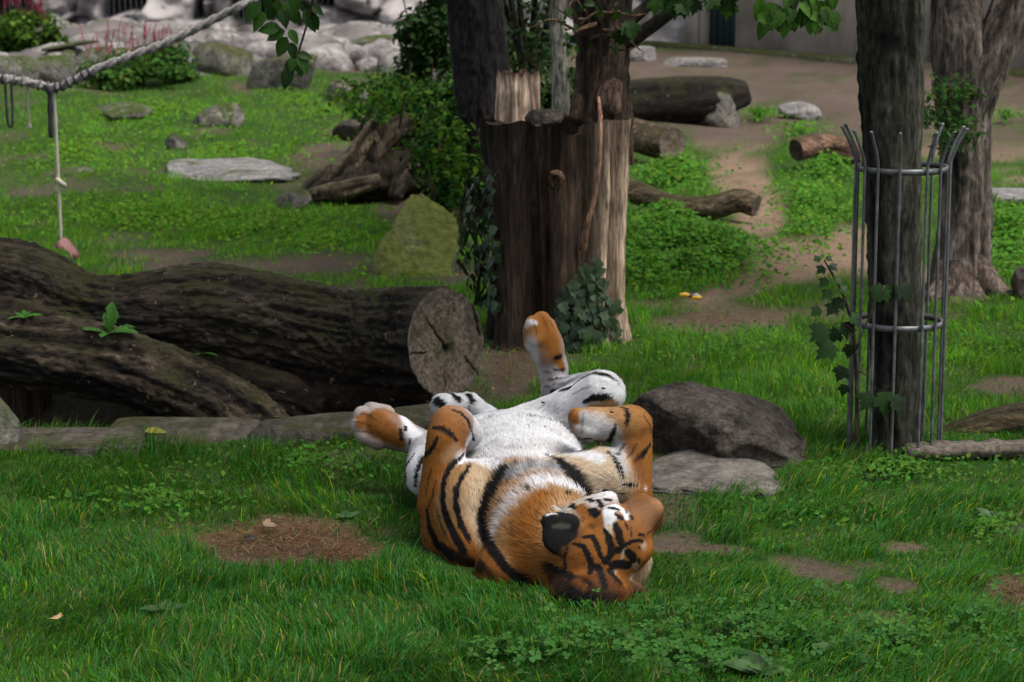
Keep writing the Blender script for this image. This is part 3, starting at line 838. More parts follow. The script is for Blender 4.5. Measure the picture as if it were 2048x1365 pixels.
def leaf_cloud(name, pts, normals, size, cols, mat, parent=None, aspect=.55, seed=0, kind=None):
    """many small leaves as one piece of foliage: each a folded pair of faces (rhomb)"""
    rg = np.random.default_rng(seed); n = len(pts)
    a = rg.normal(0, 1, (n, 3)); a -= normals * (a * normals).sum(1)[:, None]; a /= np.linalg.norm(a, axis=1)[:, None] + 1e-9
    b_ = np.cross(normals, a)
    s = (size * rg.uniform(.6, 1.3, n))[:, None]
    V = np.stack([pts - a * s * .5, pts + b_ * s * aspect * .5 + normals * s * .10, pts + a * s * .55 - normals * s * .12, pts - b_ * s * aspect * .5 + normals * s * .10], 1).reshape(-1, 3)
    k = np.arange(n)[:, None] * 4
    t = np.concatenate([k + [0, 1, 2], k + [0, 2, 3]], 1).reshape(-1, 3)
    o = mesh_np(name, V, [t], mat, parent, smooth=False, col=np.repeat(cols, 4, 0))
    if kind: tag(o, kind=kind)
    return o


M_FOL = attr_mat('foliage', .6, .10, trans=.40)


def green(n, rg, base=(.035, .085, .016), var=.5, warm=.25):
    g = np.asarray(base) * rg.uniform(1 - var, 1 + var, (n, 1))
    g = g * np.c_[1 + warm * rg.normal(0, 1, n).clip(-1, 2), np.ones(n), 1 + .2 * rg.normal(0, 1, n)]
    return np.clip(g, .004, .5)


def clump_points(n, rg, c, r, clumps=14, fill=.5):
    """points gathered in sub-clumps inside an ellipsoid, denser at the skin of every clump"""
    cc = rg.normal(0, 1, (clumps, 3)); cc /= np.linalg.norm(cc, axis=1)[:, None]; cc *= rg.random((clumps, 1)) ** .4 * .75
    k = rg.integers(0, clumps, n)
    d = rg.normal(0, 1, (n, 3)); d /= np.linalg.norm(d, axis=1)[:, None]
    rr = (rg.random(n) ** fill * rg.uniform(.25, .5, clumps)[k])[:, None]
    p = (cc[k] + d * rr) * np.asarray(r) + np.asarray(c)
    nn = d * .6 + [0, 0, .7] + rg.normal(0, .45, (n, 3))
    return p, nn / np.linalg.norm(nn, axis=1)[:, None]


# ------------------------------------------------------------------ living trees
def tree(name, label, path, radii, lo, hi, seed, crown_c, crown_r, crown_n, rough=.02, nu=96, nv=170, mat=None, gscale=18, axial=.10):
    p = np.asarray(path)
    root = empty(name, tuple(p[0]))
    tag(root, label, 'tree')
    v, q, t3, tt, V, tan = tube(path, radii, nu, nv, rough, gscale, axial, seed, 1.0, (True, True), .014)
    tr = mesh_np('trunk', v, [q, t3], mat or M_BARK, root, col=streaks(v, tt, lo, hi, 12, seed, contrast=1.8))
    rg = np.random.default_rng(seed)
    pts, nn = clump_points(crown_n, rg, crown_c, crown_r, 26)
    leaf_cloud('crown', pts, nn, .15, green(crown_n, rg), M_FOL, root, seed=seed)
    EXCL.append((p[0][0], p[0][1], radii[0] * 1.05, radii[0] * 1.05, 0))
    return root, tr


# tree inside the cage
TY = 8.25
cage_tree, _ = tree('caged_tree', 'slim dark mossy tree standing inside the metal tree cage', [P(1796, 960, TY), P(1793, 870, TY), P(1790, 650, TY), P(1788, 400, TY), P(1782, 120, TY), P(1778, -80, TY), P(1770, -700, TY + .1), P(1750, -1500, TY + .2)],
                    [.125, .088, .086, .098, .118, .124, .11, .08], (.003, .003, .002), (.050, .050, .038), 7, P(1760, -1500, TY), (1.7, 1.7, 1.1), 1300, rough=.020)
# big tree at the right with two stems
BTY = G(1925, 592)[1] + .2
big_tree, btr = tree('forked_tree', 'thick rough-barked tree behind the cage that forks into two stems', [P(1925, 610, BTY), P(1926, 560, BTY), P(1930, 430, BTY), P(1928, 280, BTY), P(1925, 150, BTY), P(1918, 0, BTY), P(1905, -300, BTY), P(1900, -900, BTY + .3)],
                     [.26, .165, .128, .125, .13, .115, .10, .08], (.018, .014, .012), (.15, .12, .105), 17, P(1960, -1100, BTY), (2.2, 2.0, 1.2), 1500, rough=.042, gscale=14)
limb('stem', [P(1940, 260, BTY), P(1965, 160, BTY - .03), P(2000, 70, BTY - .02), P(2040, -40, BTY), P(2090, -250, BTY), P(2200, -800, BTY)], [.09, .10, .098, .10, .09, .06], big_tree, (.045, .034, .029), (.20, .16, .14), 18, M_BARK, 48, 60, .026, 12)
for k, (x, y) in enumerate(((1880, 585), (1990, 588), (1950, 600))):
    limb('root', [P(1925 + (x - 1925) * .3, 540, BTY - .05), P(x, y - 4, BTY - .16), P(x + (x - 1925) * .6, y + 14, BTY - .3)], [.10, .05, .02], big_tree, (.05, .036, .03), (.15, .11, .09), 60 + k, M_BARK, 24, 20, .02, 14)
# dark leaning tree left behind the stump
DTY = 14.2
dark_tree, _ = tree('leaning_tree', 'dark smooth trunk leaning left behind the stump', [P(1010, 420, DTY), P(990, 330, DTY), P(975, 230, DTY), P(962, 120, DTY), P(950, 0, DTY), P(940, -150, DTY), P(930, -500, DTY), P(935, -900, DTY)],
                    [.24, .19, .175, .175, .18, .16, .13, .10], (.004, .0033, .0033), (.030, .025, .026), 27, P(880, -950, DTY), (2.4, 2.2, 1.3), 1500, rough=.020)
# tree that has grown up out of the stump
NTY = ST_Y + .12
stump_tree, _ = tree('stump_tree', 'shaggy brown trunk growing up out of the hollow stump', [P(1205, 330, NTY), P(1202, 240, NTY), P(1205, 160, NTY), P(1207, 70, NTY), P(1205, 0, NTY), P(1203, -120, NTY), P(1200, -500, NTY), P(1190, -900, NTY)],
                     [.15, .150, .128, .122, .135, .12, .10, .07], (.005, .0036, .0026), (.075, .050, .036), 37, P(1220, -900, NTY), (1.6, 1.5, .9), 1000, rough=.030, gscale=16)
EXCL.pop()
limb('buttress', [P(1160, 248, NTY - .05), P(1180, 190, NTY - .02), P(1192, 130, NTY)], [.07, .08, .05], stump_tree, (.03, .02, .014), (.12, .08, .055), 38, M_WOOD, 24, 24, .02)
limb('burr', [P(1222, 225, NTY - .12), P(1218, 195, NTY - .14), P(1225, 165, NTY - .1)], [.04, .05, .03], stump_tree, (.03, .02, .014), (.15, .10, .075), 39, M_WOOD, 24, 20, .03)
bough = limb('bough', [P(1245, 85, NTY - .02), P(1285, 65, NTY - .05), P(1320, 40, NTY - .1), P(1365, 0, NTY - .15), P(1420, -70, NTY - .2), P(1500, -300, NTY - .2)], [.05, .035, .03, .028, .025, .015], stump_tree, (.014, .011, .009), (.05, .038, .03), 40, M_BARK, 16, 30, .006)
limb('bough', [P(1235, 60, NTY), P(1275, 30, NTY), P(1310, -10, NTY), P(1360, -120, NTY)], [.04, .03, .026, .02], stump_tree, (.014, .011, .009), (.05, .038, .03), 41, M_BARK, 16, 24, .006)
# twigs bristling from that trunk
rg = np.random.default_rng(5)
for k in range(9):
    a = np.array([rg.uniform(1120, 1240), rg.uniform(20, 110)]); l = rg.uniform(40, 90); s = rg.choice([-1, 1])
    limb('twig', [P(a[0], a[1], NTY - .13), P(a[0] + s * l * .5, a[1] - rg.uniform(-10, 25), NTY - .22), P(a[0] + s * l, a[1] + rg.uniform(-30, 40), NTY - .24)], [.008, .005, .002], stump_tree, (.04, .028, .018), (.16, .11, .07), 80 + k, M_WOOD, 6, 12, .001)
limb('twig', [P(1192, 48, NTY - .15), P(1170, 55, NTY - .2), P(1148, 66, NTY - .22)], [.012, .011, .008], stump_tree, (.10, .06, .04), (.22, .14, .09), 98, M_WOOD, 8, 12, .001)
rg = np.random.default_rng(6)
for k in range(26):
    x, y = rg.uniform(1125, 1260), rg.uniform(0, 95)
    leaf(ME_BR, stump_tree, P(x, y, NTY - .2 - rg.random() * .1), rg.normal(0, 1, 3) + [0, 0, -.6], rg.normal(0, .5, 3) + [0, -1, .6], rg.uniform(.03, .06))
# slender grey pole tree and dark saplings behind the stump
PY = 12.6
pole_tree, _ = tree('grey_sapling', 'slender pale grey sapling just left of the shaggy trunk', [P(1128, 300, PY), P(1122, 200, PY), P(1117, 100, PY), P(1112, 0, PY), P(1106, -300, PY), P(1100, -600, PY)], [.05, .045, .042, .04, .035, .02], (.09, .085, .07), (.24, .23, .20), 57, P(1100, -640, PY), (.9, .9, .6), 600, rough=.004, nu=24, nv=40)
sap = empty('bare_sapling', tuple(G(1060, 330)))
tag(sap, 'thin dark many-stemmed sapling between the leaning trunk and the grey sapling', 'sapling')
SY = 15.0
for k, (x0, x1, x2) in enumerate(((1055, 1040, 1018), (1052, 1046, 1038), (1058, 1062, 1072), (1062, 1085, 1105), (1050, 1035, 1000))):
    limb('stem', [P(1055, 345, SY), P(x0, 200, SY), P(x1, 90, SY + .05 * k), P(x2, -20, SY), P(x2 + (x2 - x1), -180, SY)], [.03, .028, .022, .018, .01], sap, (.010, .008, .007), (.03, .025, .02), 70 + k, M_BARK, 10, 24, .002)
rg = np.random.default_rng(16)
p = np.array([P(rg.normal(1062, 45), rg.uniform(-40, 150), SY + rg.normal(0, .3)) for _ in range(420)]); nn = rg.normal(0, 1, (420, 3)); nn /= np.linalg.norm(nn, axis=1)[:, None]
leaf_cloud('leaves', p, nn, .07, green(420, rg, (.022, .045, .012)), M_FOL, sap, seed=4, kind='stuff')

# leafy branches that hang into the picture
def hanging(tree_root, path, radii, leaves, seed, me, size, spread=1.0):
    br = limb('branch', path, radii, tree_root, (.02, .015, .01), (.07, .05, .035), seed, M_BARK, 10, 24, .002)
    rg = np.random.default_rng(seed)
    for (x, y, Y, ax, az) in leaves:
        al = np.array([ax, rg.uniform(-.4, .2), az]); nrm = np.array([rg.uniform(-.4, .4), -1, rg.uniform(.1, .8)])
        leaf(me, br, P(x, y, Y), al, nrm, size * rg.uniform(.75, 1.25))
    return br


HY = 9.4
lv = [(520, 5, HY, -.7, -.8), (545, 12, HY, -.3, -1), (565, 15, HY, .2, -1), (585, 20, HY, .5, -.9), (600, 5, HY, .7, -.7), (530, 25, HY, -.6, -.8), (555, 0, HY, 0, -1), (610, 18, HY, .5, -1), (620, 8, HY, .8, -.6), (575, 0, HY, .3, -1), (625, 25, HY, .2, -1), (590, -10, HY, .1, -1), (540, -10, HY, -.4, -1),
      (570, 62, HY, -1, -.4), (575, 75, HY, -.6, -.9), (582, 85, HY, .2, -1), (578, 60, HY, .5, -.7), (560, 55, HY, -1, -.1),
      (595, 108, HY, .9, -.2), (592, 112, HY, -.4, -1), (600, 112, HY, .5, -1), (585, 118, HY, -.3, -1), (598, 120, HY, .1, -1), (578, 135, HY, -.2, -1)]
hanging(dark_tree, [P(940, -400, DTY), P(800, -350, 12.0), P(660, -150, HY + .3), P(630, -20, HY), P(615, 45, HY), P(600, 95, HY), P(588, 140, HY)], [.03, .02, .012, .008, .005, .004, .002], lv, 301, ME_BR, .088)
rg = np.random.default_rng(9)
lv = [(rg.uniform(1515, 1685), rg.uniform(-40, 42), 7.9, rg.uniform(-.8, .8), -1 + rg.uniform(-.2, .6)) for _ in range(40)]
hanging(cage_tree, [P(1778, -320, TY), P(1700, -160, 8.0), P(1640, -40, 7.9), P(1580, 15, 7.9), P(1530, 40, 7.9)], [.02, .014, .008, .005, .003], lv, 302, ME_BRL, .070)
lv = [(rg.uniform(1295, 1460), rg.uniform(-45, 6), NTY - .3, rg.uniform(-.8, .8), -1 + rg.uniform(-.2, .6)) for _ in range(20)] + [(1350, 5, NTY - .3, 0, -1), (1365, 0, NTY - .3, .2, -1), (1245, 62, NTY - .25, -.3, -1), (1255, 45, NTY - .25, .4, -1)]
hanging(stump_tree, [P(1420, -70, NTY - .2), P(1400, -40, NTY - .28), P(1360, -15, NTY - .3), P(1310, -5, NTY - .3)], [.012, .009, .006, .003], lv, 303, ME_MAPBR, .085)
# ------------------------------------------------------------------ the far side of the enclosure
# cast rock wall with barred openings, upper left
OPEN = [(-150, 76, -90, 44), (214, 302, -60, 32), (392, 416, -40, 36), (462, 545, -50, 46), (630, 665, -80, 12), (735, 750, -60, 14)]
RWY = 34.5
rw = empty('rock_wall', (P(400, 46, RWY)[0], RWY, .3))
tag(rw, 'pale cast-rock wall with dark barred openings at the top left', 'rock wall')
wx = np.linspace(-15, 2.6, 420); wz = np.linspace(0.0, 3.6, 110)
WX, WZ = np.meshgrid(wx, wz)
q = np.stack([WX.ravel(), 0 * WX.ravel(), WZ.ravel()], 1)
_rs = np.random.default_rng(8)
_sd = np.stack([_rs.uniform(-15, 2.6, 150), 0 * np.arange(150), _rs.uniform(0, 3.6, 150)], 1)
_wob = np.stack([fbm(q, 1.6, 3, 71) - .5, 0 * q[:, 0], fbm(q, 1.6, 3, 72) - .5], 1) * .45
f1, edge, cid = worley((q + _wob) * [.85, 1, 1], _sd * [.85, 1, 1])
cell = 1 - np.clip(edge / .10, 0, 1)
dep = .16 * np.clip(edge / .25, 0, 1) + .4 * _rs.random(150)[cid] + .75 * (fbm(q, 2.2, 5, 8) - .5) + .3 * (fbm(q, .5, 2, 5) - .5)
wy = RWY - dep * 1.3 + q[:, 2] * .12
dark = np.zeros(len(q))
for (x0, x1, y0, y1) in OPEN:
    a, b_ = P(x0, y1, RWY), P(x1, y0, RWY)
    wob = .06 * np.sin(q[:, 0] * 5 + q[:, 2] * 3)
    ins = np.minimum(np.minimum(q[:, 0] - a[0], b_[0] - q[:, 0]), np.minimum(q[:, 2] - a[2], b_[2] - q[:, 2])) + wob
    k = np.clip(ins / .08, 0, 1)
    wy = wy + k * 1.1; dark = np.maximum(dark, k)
wv = np.stack([q[:, 0], wy, q[:, 2]], 1)
n_ = fbm(q, 1.6, 4, 15)[:, None]
wc = np.array([.16, .145, .145]) * (1 - n_) + np.array([.52, .48, .475]) * n_
crk = np.clip(cell * 1.2 - .2, 0, 1)[:, None]
wc = wc * (.8 + .4 * _rs.random(150)[cid])[:, None] * (1 - .75 * crk)
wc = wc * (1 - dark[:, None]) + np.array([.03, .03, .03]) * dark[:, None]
ii = np.arange(len(wv)).reshape(WX.shape)
wq = np.stack([ii[:-1, :-1], ii[:-1, 1:], ii[1:, 1:], ii[1:, :-1]], -1).reshape(-1, 4)
M_ROCKWALL = attr_mat('cast_rock_wall', .9, .2)
mesh_np('rock_face', wv, wq, M_ROCKWALL, rw, col=wc)
M_IRON, nt, b = new_mat('dark_iron'); b.inputs['Base Color'].default_value = (.03, .032, .035, 1); b.inputs['Roughness'].default_value = .5; b.inputs['Metallic'].default_value = .6
M_BARP, nt, b = new_mat('grey_bar_paint'); b.inputs['Base Color'].default_value = (.10, .105, .11, 1); b.inputs['Roughness'].default_value = .5


def rods(name, ends, r, mat, parent, nu=6):
    V = []; Q = []
    for (a, b_) in ends:
        a = np.asarray(a); b_ = np.asarray(b_); k = len(V)
        d = b_ - a; d = d / np.linalg.norm(d); u = np.cross(d, [0, 1, .1]); u /= np.linalg.norm(u); w = np.cross(d, u)
        for e in (a, b_):
            for j in range(nu):
                t = 2 * math.pi * j / nu
                V.append(e + r * (math.cos(t) * u + math.sin(t) * w))
        Q += [(k + j, k + (j + 1) % nu, k + nu + (j + 1) % nu, k + nu + j) for j in range(nu)]
    return mesh_np(name, V, [Q], mat, parent)


for (x0, x1, y0, y1) in OPEN:
    a, b_ = P(x0, y1, RWY), P(x1, y0, RWY)
    e = [((x, RWY - .02, a[2] - .02), (x, RWY - .02, min(b_[2], 3))) for x in np.arange(a[0] + .03, b_[0], .085)]
    if e: tag(rods('grille', e, .013, M_BARP, rw), kind='stuff')
# pale bare rock apron in front of it
ax_ = np.linspace(-9.5, -.6, 150); ay_ = np.linspace(25.5, 34.8, 110)
AX, AY = np.meshgrid(ax_, ay_)
q = np.stack([AX.ravel(), AY.ravel(), 0 * AX.ravel()], 1)
edge = 26.4 + 2.6 * np.clip((q[:, 0] + 3.2) / 2, 0, 1) + 1.0 * np.sin(q[:, 0] * 1.9) * .6 + 2.6 * np.clip((-6.2 - q[:, 0]) / 1.2, 0, 1)
inn = np.clip((q[:, 1] - edge) / .9, -1, 1)
_rs = np.random.default_rng(18)
_sd = np.stack([_rs.uniform(-9.5, -.6, 120), _rs.uniform(25.5, 34.8, 120), np.zeros(120)], 1)
_wob = np.stack([fbm(q, 1.2, 3, 73) - .5, fbm(q, 1.2, 3, 74) - .5, 0 * q[:, 0]], 1) * .7
f1, edge2, cid = worley(q + _wob, _sd)
n1 = fbm(q, .8, 4, 30)
az = ground_h(q[:, 0], q[:, 1]) - .08 + .12 * np.clip(inn, -1, 1) + np.clip(inn, 0, 1) * (.20 * (_rs.random(120)[cid] - .4) + .05 * np.clip(edge2 / .2, 0, 1) + .25 * (n1 - .5) + .42 * (fbm(q, 2.2, 5, 35) - .5) - .02)
f = np.clip(fbm(q, 2.2, 4, 31) * 1.3 - .15, 0, 1)[:, None]
ac = (np.array([.05, .046, .042]) * (1 - f) + np.array([.17, .153, .15]) * f) * (.8 + .4 * _rs.random(120)[cid])[:, None] * (1 - .5 * (1 - np.clip(edge2 / .12, 0, 1)))[:, None]
ii = np.arange(len(q)).reshape(AX.shape)
aq = np.stack([ii[:-1, :-1], ii[:-1, 1:], ii[1:, 1:], ii[1:, :-1]], -1).reshape(-1, 4)
apron = mesh_np('rock_terrain', np.c_[q[:, :2], az], aq, M_ROCKWALL, col=ac)
tag(apron, 'pale bare rock shelf below the cast-rock wall', 'rock shelf', kind='structure')

for k, (x0, x1, yt, yb, lab) in enumerate(((215, 300, 34, 74, 'pale rough boulder on the rock shelf behind the right flowering bush'), (300, 372, 30, 62, 'pale boulder on the rock shelf below the second barred opening'), (400, 470, 44, 78, 'pale block on the rock shelf left above the blocky mossy boulder'), (470, 560, 32, 66, 'wide pale boulder on the rock shelf crossed by the rope'), (600, 668, 36, 76, 'pale boulder on the rock shelf right of the hanging leaves'), (668, 735, 26, 58, 'pale rounded boulder at the foot of the rock wall'), (742, 815, 34, 72, 'pale cracked boulder on the rock shelf beside the bushy clump'))):
    R_('boulder', x0, x1, yt, yb, M_CREAM, lab, seed=501 + 7 * k, cuts=9, box=.6, rough=.10, depth=.35, sink=.9, rot=.3 * (k % 3 - 1))
rg = np.random.default_rng(77); V_ = []; F_ = []
for k in range(120):
    v, f = rock_verts(900 + k % 9, 8, .09, .4, 2)
    x, y = rg.uniform(-7.6, -1.2), rg.uniform(27.4, 34.2)
    s_ = rg.uniform(.08, .30); z = float(ground_h(x, y)) + .05
    a = rg.uniform(0, 6.28); R3 = np.array([[math.cos(a), -math.sin(a), 0], [math.sin(a), math.cos(a), 0], [0, 0, 1]])
    F_.append(f + sum(len(q_) for q_ in V_)); V_.append((v * [s_ * 1.4, s_, s_ * .75]) @ R3.T + [x, y, z])
rub = mesh_np('rock_rubble', np.concatenate(V_), np.concatenate(F_), M_CREAM, smooth=False); tag(rub, 'pale rubble strewn over the rock shelf', 'rubble', kind='stuff')
# plastered wall with a dark door, upper right
M_PLAST, nt, b = new_mat('stained_plaster')
vec = mapping(nt)
c = ramp(nt, [(.3, (.36, .325, .29)), (.6, (.58, .53, .49)), (.8, (.66, .61, .57))], noise_tex(nt, 1.4, 7, .65, vec, .4))
nt.links.new(mix(nt, c, ramp(nt, [(.4, (.7, .68, .66)), (.62, (1.1, 1.1, 1.1))], noise_tex(nt, .55, 5, .6, vec)), .9, 'MULTIPLY'), b.inputs['Base Color'])
b.inputs['Roughness'].default_value = .9; bump(nt, b, noise_tex(nt, 30, 6, .7, vec), .4, .01)
WA = np.array([1.45, 35.6]); WB = np.array([9.5, 23.6])
wd = (WB - WA) / np.linalg.norm(WB - WA); wn = np.array([wd[1], -wd[0]])
if wn[1] > 0: wn = -wn


def wall_pt(s, off, z): return np.array([WA[0] + wd[0] * s + wn[0] * off, WA[1] + wd[1] * s + wn[1] * off, z])


def hit_s(px):
    """distance along the wall line of the direction px"""
    k = (px - 1024) / FPX * 1.005
    return (WA[0] - k * WA[1]) / (k * wd[1] - wd[0])


def wbox(name, s0, s1, o0, o1, z0, z1, mat, parent):
    V = [wall_pt(s, o, z) for z in (z0, z1) for (s, o) in ((s0, o0), (s1, o0), (s1, o1), (s0, o1))]
    return mesh_np(name, V, [[(0, 1, 2, 3)[::-1], (4, 5, 6, 7), (0, 1, 5, 4), (1, 2, 6, 5), (2, 3, 7, 6), (3, 0, 4, 7)]], mat, parent, smooth=False)


pw = empty('plastered_wall', tuple(wall_pt(3, 0, 0)))
tag(pw, 'stained beige plastered wall with a dark green door at the top right', 'wall')
sd0, sd1 = hit_s(1397), hit_s(1465); sg0, sg1 = hit_s(1835), hit_s(1892)
L_ = float(np.linalg.norm(WB - WA))
wbox('wall_panel', 0, sd0, -.3, 0, -.2, 3.2, M_PLAST, pw); wbox('wall_panel', sd1, sg0, -.3, .0, -.2, 3.2, M_PLAST, pw); wbox('wall_panel', sg1, L_, -.3, .0, -.2, 3.2, M_PLAST, pw)
wbox('lintel', sd0, sd1, -.3, .0, 2.3, 3.2, M_PLAST, pw); wbox('lintel', sg0, sg1, -.3, 0, 2.4, 3.2, M_PLAST, pw)
M_DOOR, nt, b = new_mat('dark_green_door'); b.inputs['Base Color'].default_value = (.028, .055, .06, 1); b.inputs['Roughness'].default_value = .5
dr = wbox('door', sd0, sd1, -.22, -.16, -.1, 2.3, M_DOOR, pw)
for k in range(1, 5):
    s = sd0 + (sd1 - sd0) * k / 5
    wbox('door_rib', s - .012, s + .012, -.159, -.14, -.05, 2.28, M_DOOR, dr)
g_ = wbox('gate_leaf', sg0, sg1, -.24, -.2, -.1, 2.4, M_DOOR, pw)
for k in range(1, 6):
    s = sg0 + (sg1 - sg0) * k / 6
    wbox('gate_bar', s - .015, s + .015, -.19, -.16, -.05, 2.38, M_DOOR, g_)
wbox('pilaster', sd0 - .30, sd0 - .02, .002, .06, -.1, 3.1, M_PLAST, pw)
M_KERB = stone_mat('mossy_kerb', (.09, .08, .07), (.18, .165, .145), moss=(.05, .06, .018), moss_amt=.55, scale=3)
kb = wbox('kerb', 0, L_, .30, .55, -.1, .10, M_KERB, None)
tag(kb, 'low mossy kerb along the foot of the plastered wall', 'kerb')
R_('flat_slab', 1325, 1455, 116, 132, M_PALE, 'pale strip of stone on the dirt before the dark door', seed=331, depth=.3, box=1.2, cuts=3, cat='slab', sink=1.0)
R_('boulder', 1262, 1312, 92, 122, M_PALE, 'pale stone block beside the shaggy trunk near the wall', seed=337, box=.9, cuts=4)

# ------------------------------------------------------------------ rope with straps, upper left
RY = 12.0
M_ROPE = attr_mat('worn_rope', .9, .15)
rope = empty('thick_rope', tuple(P(108, 176, RY)))
tag(rope, 'thick frayed grey rope slung across the upper left', 'rope')
path = [P(-1500, -80, RY + 1.2), P(-800, 40, RY + .8), P(-260, 118, RY + .3), P(-100, 145, RY + .1), P(0, 157, RY), P(60, 166, RY), P(108, 176, RY), P(150, 160, RY), P(195, 138, RY), P(250, 117, RY), P(337, 84, RY), P(438, 34, RY), P(505, 0, RY), P(640, -75, RY + .4), P(800, -170, RY + 1.2), P(932, -250, DTY - .12)]
nv_, nu_ = 760, 14
c = catmull(path, nv_); tn = np.gradient(c, axis=0); tn /= np.linalg.norm(tn, axis=1)[:, None]
n1 = np.cross(tn, [0, 0, 1]); n1 /= np.linalg.norm(n1, axis=1)[:, None]; n2 = np.cross(tn, n1)
th = np.linspace(0, 2 * math.pi, nu_, endpoint=False); L = np.concatenate([[0], np.cumsum(np.linalg.norm(np.diff(c, axis=0), axis=1))])
ph = 3 * th[None] + L[:, None] * 75
rr = .021 * (1 + .20 * np.cos(ph)) + .002 * np.random.default_rng(3).normal(0, 1, (nv_, nu_))
V = c[:, None] + rr[..., None] * (np.cos(th)[None, :, None] * n1[:, None] + np.sin(th)[None, :, None] * n2[:, None])
ii = np.arange(nv_ * nu_).reshape(nv_, nu_)
rq = np.stack([ii[:-1], np.roll(ii[:-1], -1, 1), np.roll(ii[1:], -1, 1), ii[1:]], -1).reshape(-1, 4)
rc = np.array([.23, .215, .21]) * (1 + .5 * np.cos(ph).ravel()[:, None] * .6) * np.random.default_rng(4).uniform(.7, 1.25, (nv_ * nu_, 1))
mesh_np('twisted_rope', V.reshape(-1, 3), rq, M_ROPE, rope, col=np.clip(rc, .02, .6))
M_STRAP, nt, b = new_mat('black_webbing'); b.inputs['Base Color'].default_value = (.012, .012, .018, 1); b.inputs['Roughness'].default_value = .7
M_TWINE = attr_mat('pale_twine', .9, .1)


def ribbon(name, pts, w, mat, parent, thick=.003):
    c = catmull(pts, 24); V = []
    for k, p in enumerate(c):
        for (dx, dy) in ((-w, -thick), (w, -thick), (w, thick), (-w, thick)):
            V.append(p + [dx * (1 + .15 * math.sin(k)), dy + .3 * dx * math.sin(k * .5), 0])
    i = np.arange(23)[:, None] * 4; k = np.arange(4)[None]
    return mesh_np(name, V, [np.stack([i + k, i + (k + 1) % 4, i + 4 + (k + 1) % 4, i + 4 + k], -1).reshape(-1, 4), [[3, 2, 1, 0], [92, 93, 94, 95]]], mat, parent)


for x, y in ((30, 161), (44, 163), (112, 175), (124, 170), (136, 165), (150, 159), (166, 151), (180, 145), (8, 158), (-8, 156), (78, 170), (96, 173)):
    a = P(x, y, RY); k = int(np.argmin(np.linalg.norm(c - a, axis=1)))
    ring = np.array([c[k] + .026 * (math.cos(t) * n1[k] + math.sin(t) * n2[k]) for t in np.linspace(0, 2 * math.pi, 17)])
    v, q, t3, *_ = tube(ring, [.006] * 17, 6, 40)
    mesh_np('wrap', v, [q, t3], M_STRAP if x > 100 or x < 20 else M_TWINE, rope, col=np.tile([.12, .11, .11], (len(v), 1)))
s1 = empty('black_strap', tuple(P(101, 275, RY))); tag(s1, 'long flat black strap hanging straight from the bend of the rope', 'strap')
ribbon('webbing', [P(90, 170, RY - .03), P(97, 178, RY - .035), P(100, 200, RY - .03), P(101, 240, RY - .03), P(102, 276, RY - .03)], .013, M_STRAP, s1)
s2 = empty('strap_loop', tuple(P(20, 258, RY))); tag(s2, 'thin black strap loop hanging from the rope at the left edge', 'strap')
ribbon('webbing', [P(10, 158, RY - .03), P(12, 200, RY - .03), P(15, 240, RY - .03), P(20, 257, RY - .03), P(25, 245, RY - .03), P(24, 200, RY - .03), P(22, 158, RY - .03)], .006, M_STRAP, s2)
tw = lambda nm, pts, r, par: mesh_np(nm, *(lambda T: (T[0], [T[1], T[2]]))(tube(pts, [r] * len(pts), 8, 40, r * .3, 200, .5, 3)), M_TWINE, par, col=None)


def twine(name, pts, r, parent, cc):
    v, q, t3, *_ = tube(pts, [r] * len(pts), 8, 50, r * .3, 200, .5, 3)
    return mesh_np(name, v, [q, t3], M_TWINE, parent, col=np.tile(cc, (len(v), 1)))


s3 = empty('hanging_cord', tuple(P(58, 252, RY))); tag(s3, 'short grey cord dangling between the two black straps', 'cord')
twine('cord', [P(55, 164, RY), P(56, 200, RY), P(58, 252, RY)], .006, s3, (.22, .21, .19)); twine('knot', [P(58, 248, RY), P(59, 256, RY)], .012, s3, (.26, .25, .23))
s4 = empty('hanging_cord', tuple(P(128, 490, RY))); tag(s4, 'long pale cord hanging from the rope bend to a red canvas scrap', 'cord')
twine('cord', [P(108, 180, RY), P(112, 260, RY), P(116, 340, RY), P(119, 400, RY), P(122, 480, RY)], .0085, s4, (.42, .38, .32))
twine('knot', [P(114, 358, RY), P(123, 366, RY - .02), P(129, 372, RY)], .012, s4, (.42, .38, .32))
M_RAG, nt, b = new_mat('faded_red_canvas'); b.inputs['Roughness'].default_value = .9
nt.links.new(ramp(nt, [(.3, (.17, .075, .07)), (.7, (.30, .15, .14))], noise_tex(nt, 30, 5, .6, mapping(nt))), b.inputs['Base Color'])
rg_ = [P(108, 490, RY), P(116, 483, RY - .03), P(124, 478, RY - .02), P(133, 482, RY - .03), P(140, 490, RY), P(150, 500, RY + .02), P(158, 514, RY + .02), P(148, 520, RY), P(138, 506, RY - .06), P(126, 496, RY - .07), P(114, 498, RY - .04)]
rv = np.array(rg_ + [p + np.array([0, .05, 0]) for p in rg_]); n = len(rg_); cen = len(rv)
rv = np.concatenate([rv, [np.mean(rg_, 0) - [0, .03, 0]], [np.mean(rg_, 0) + [0, .06, 0]]])
k = np.arange(n); k2 = (k + 1) % n
mesh_np('canvas_scrap', rv, [np.stack([k, k2, n + k2, n + k], 1), np.concatenate([np.stack([k2, k, np.full(n, cen)], 1), np.stack([n + k, n + k2, np.full(n, cen + 1)], 1)])], M_RAG, s4)

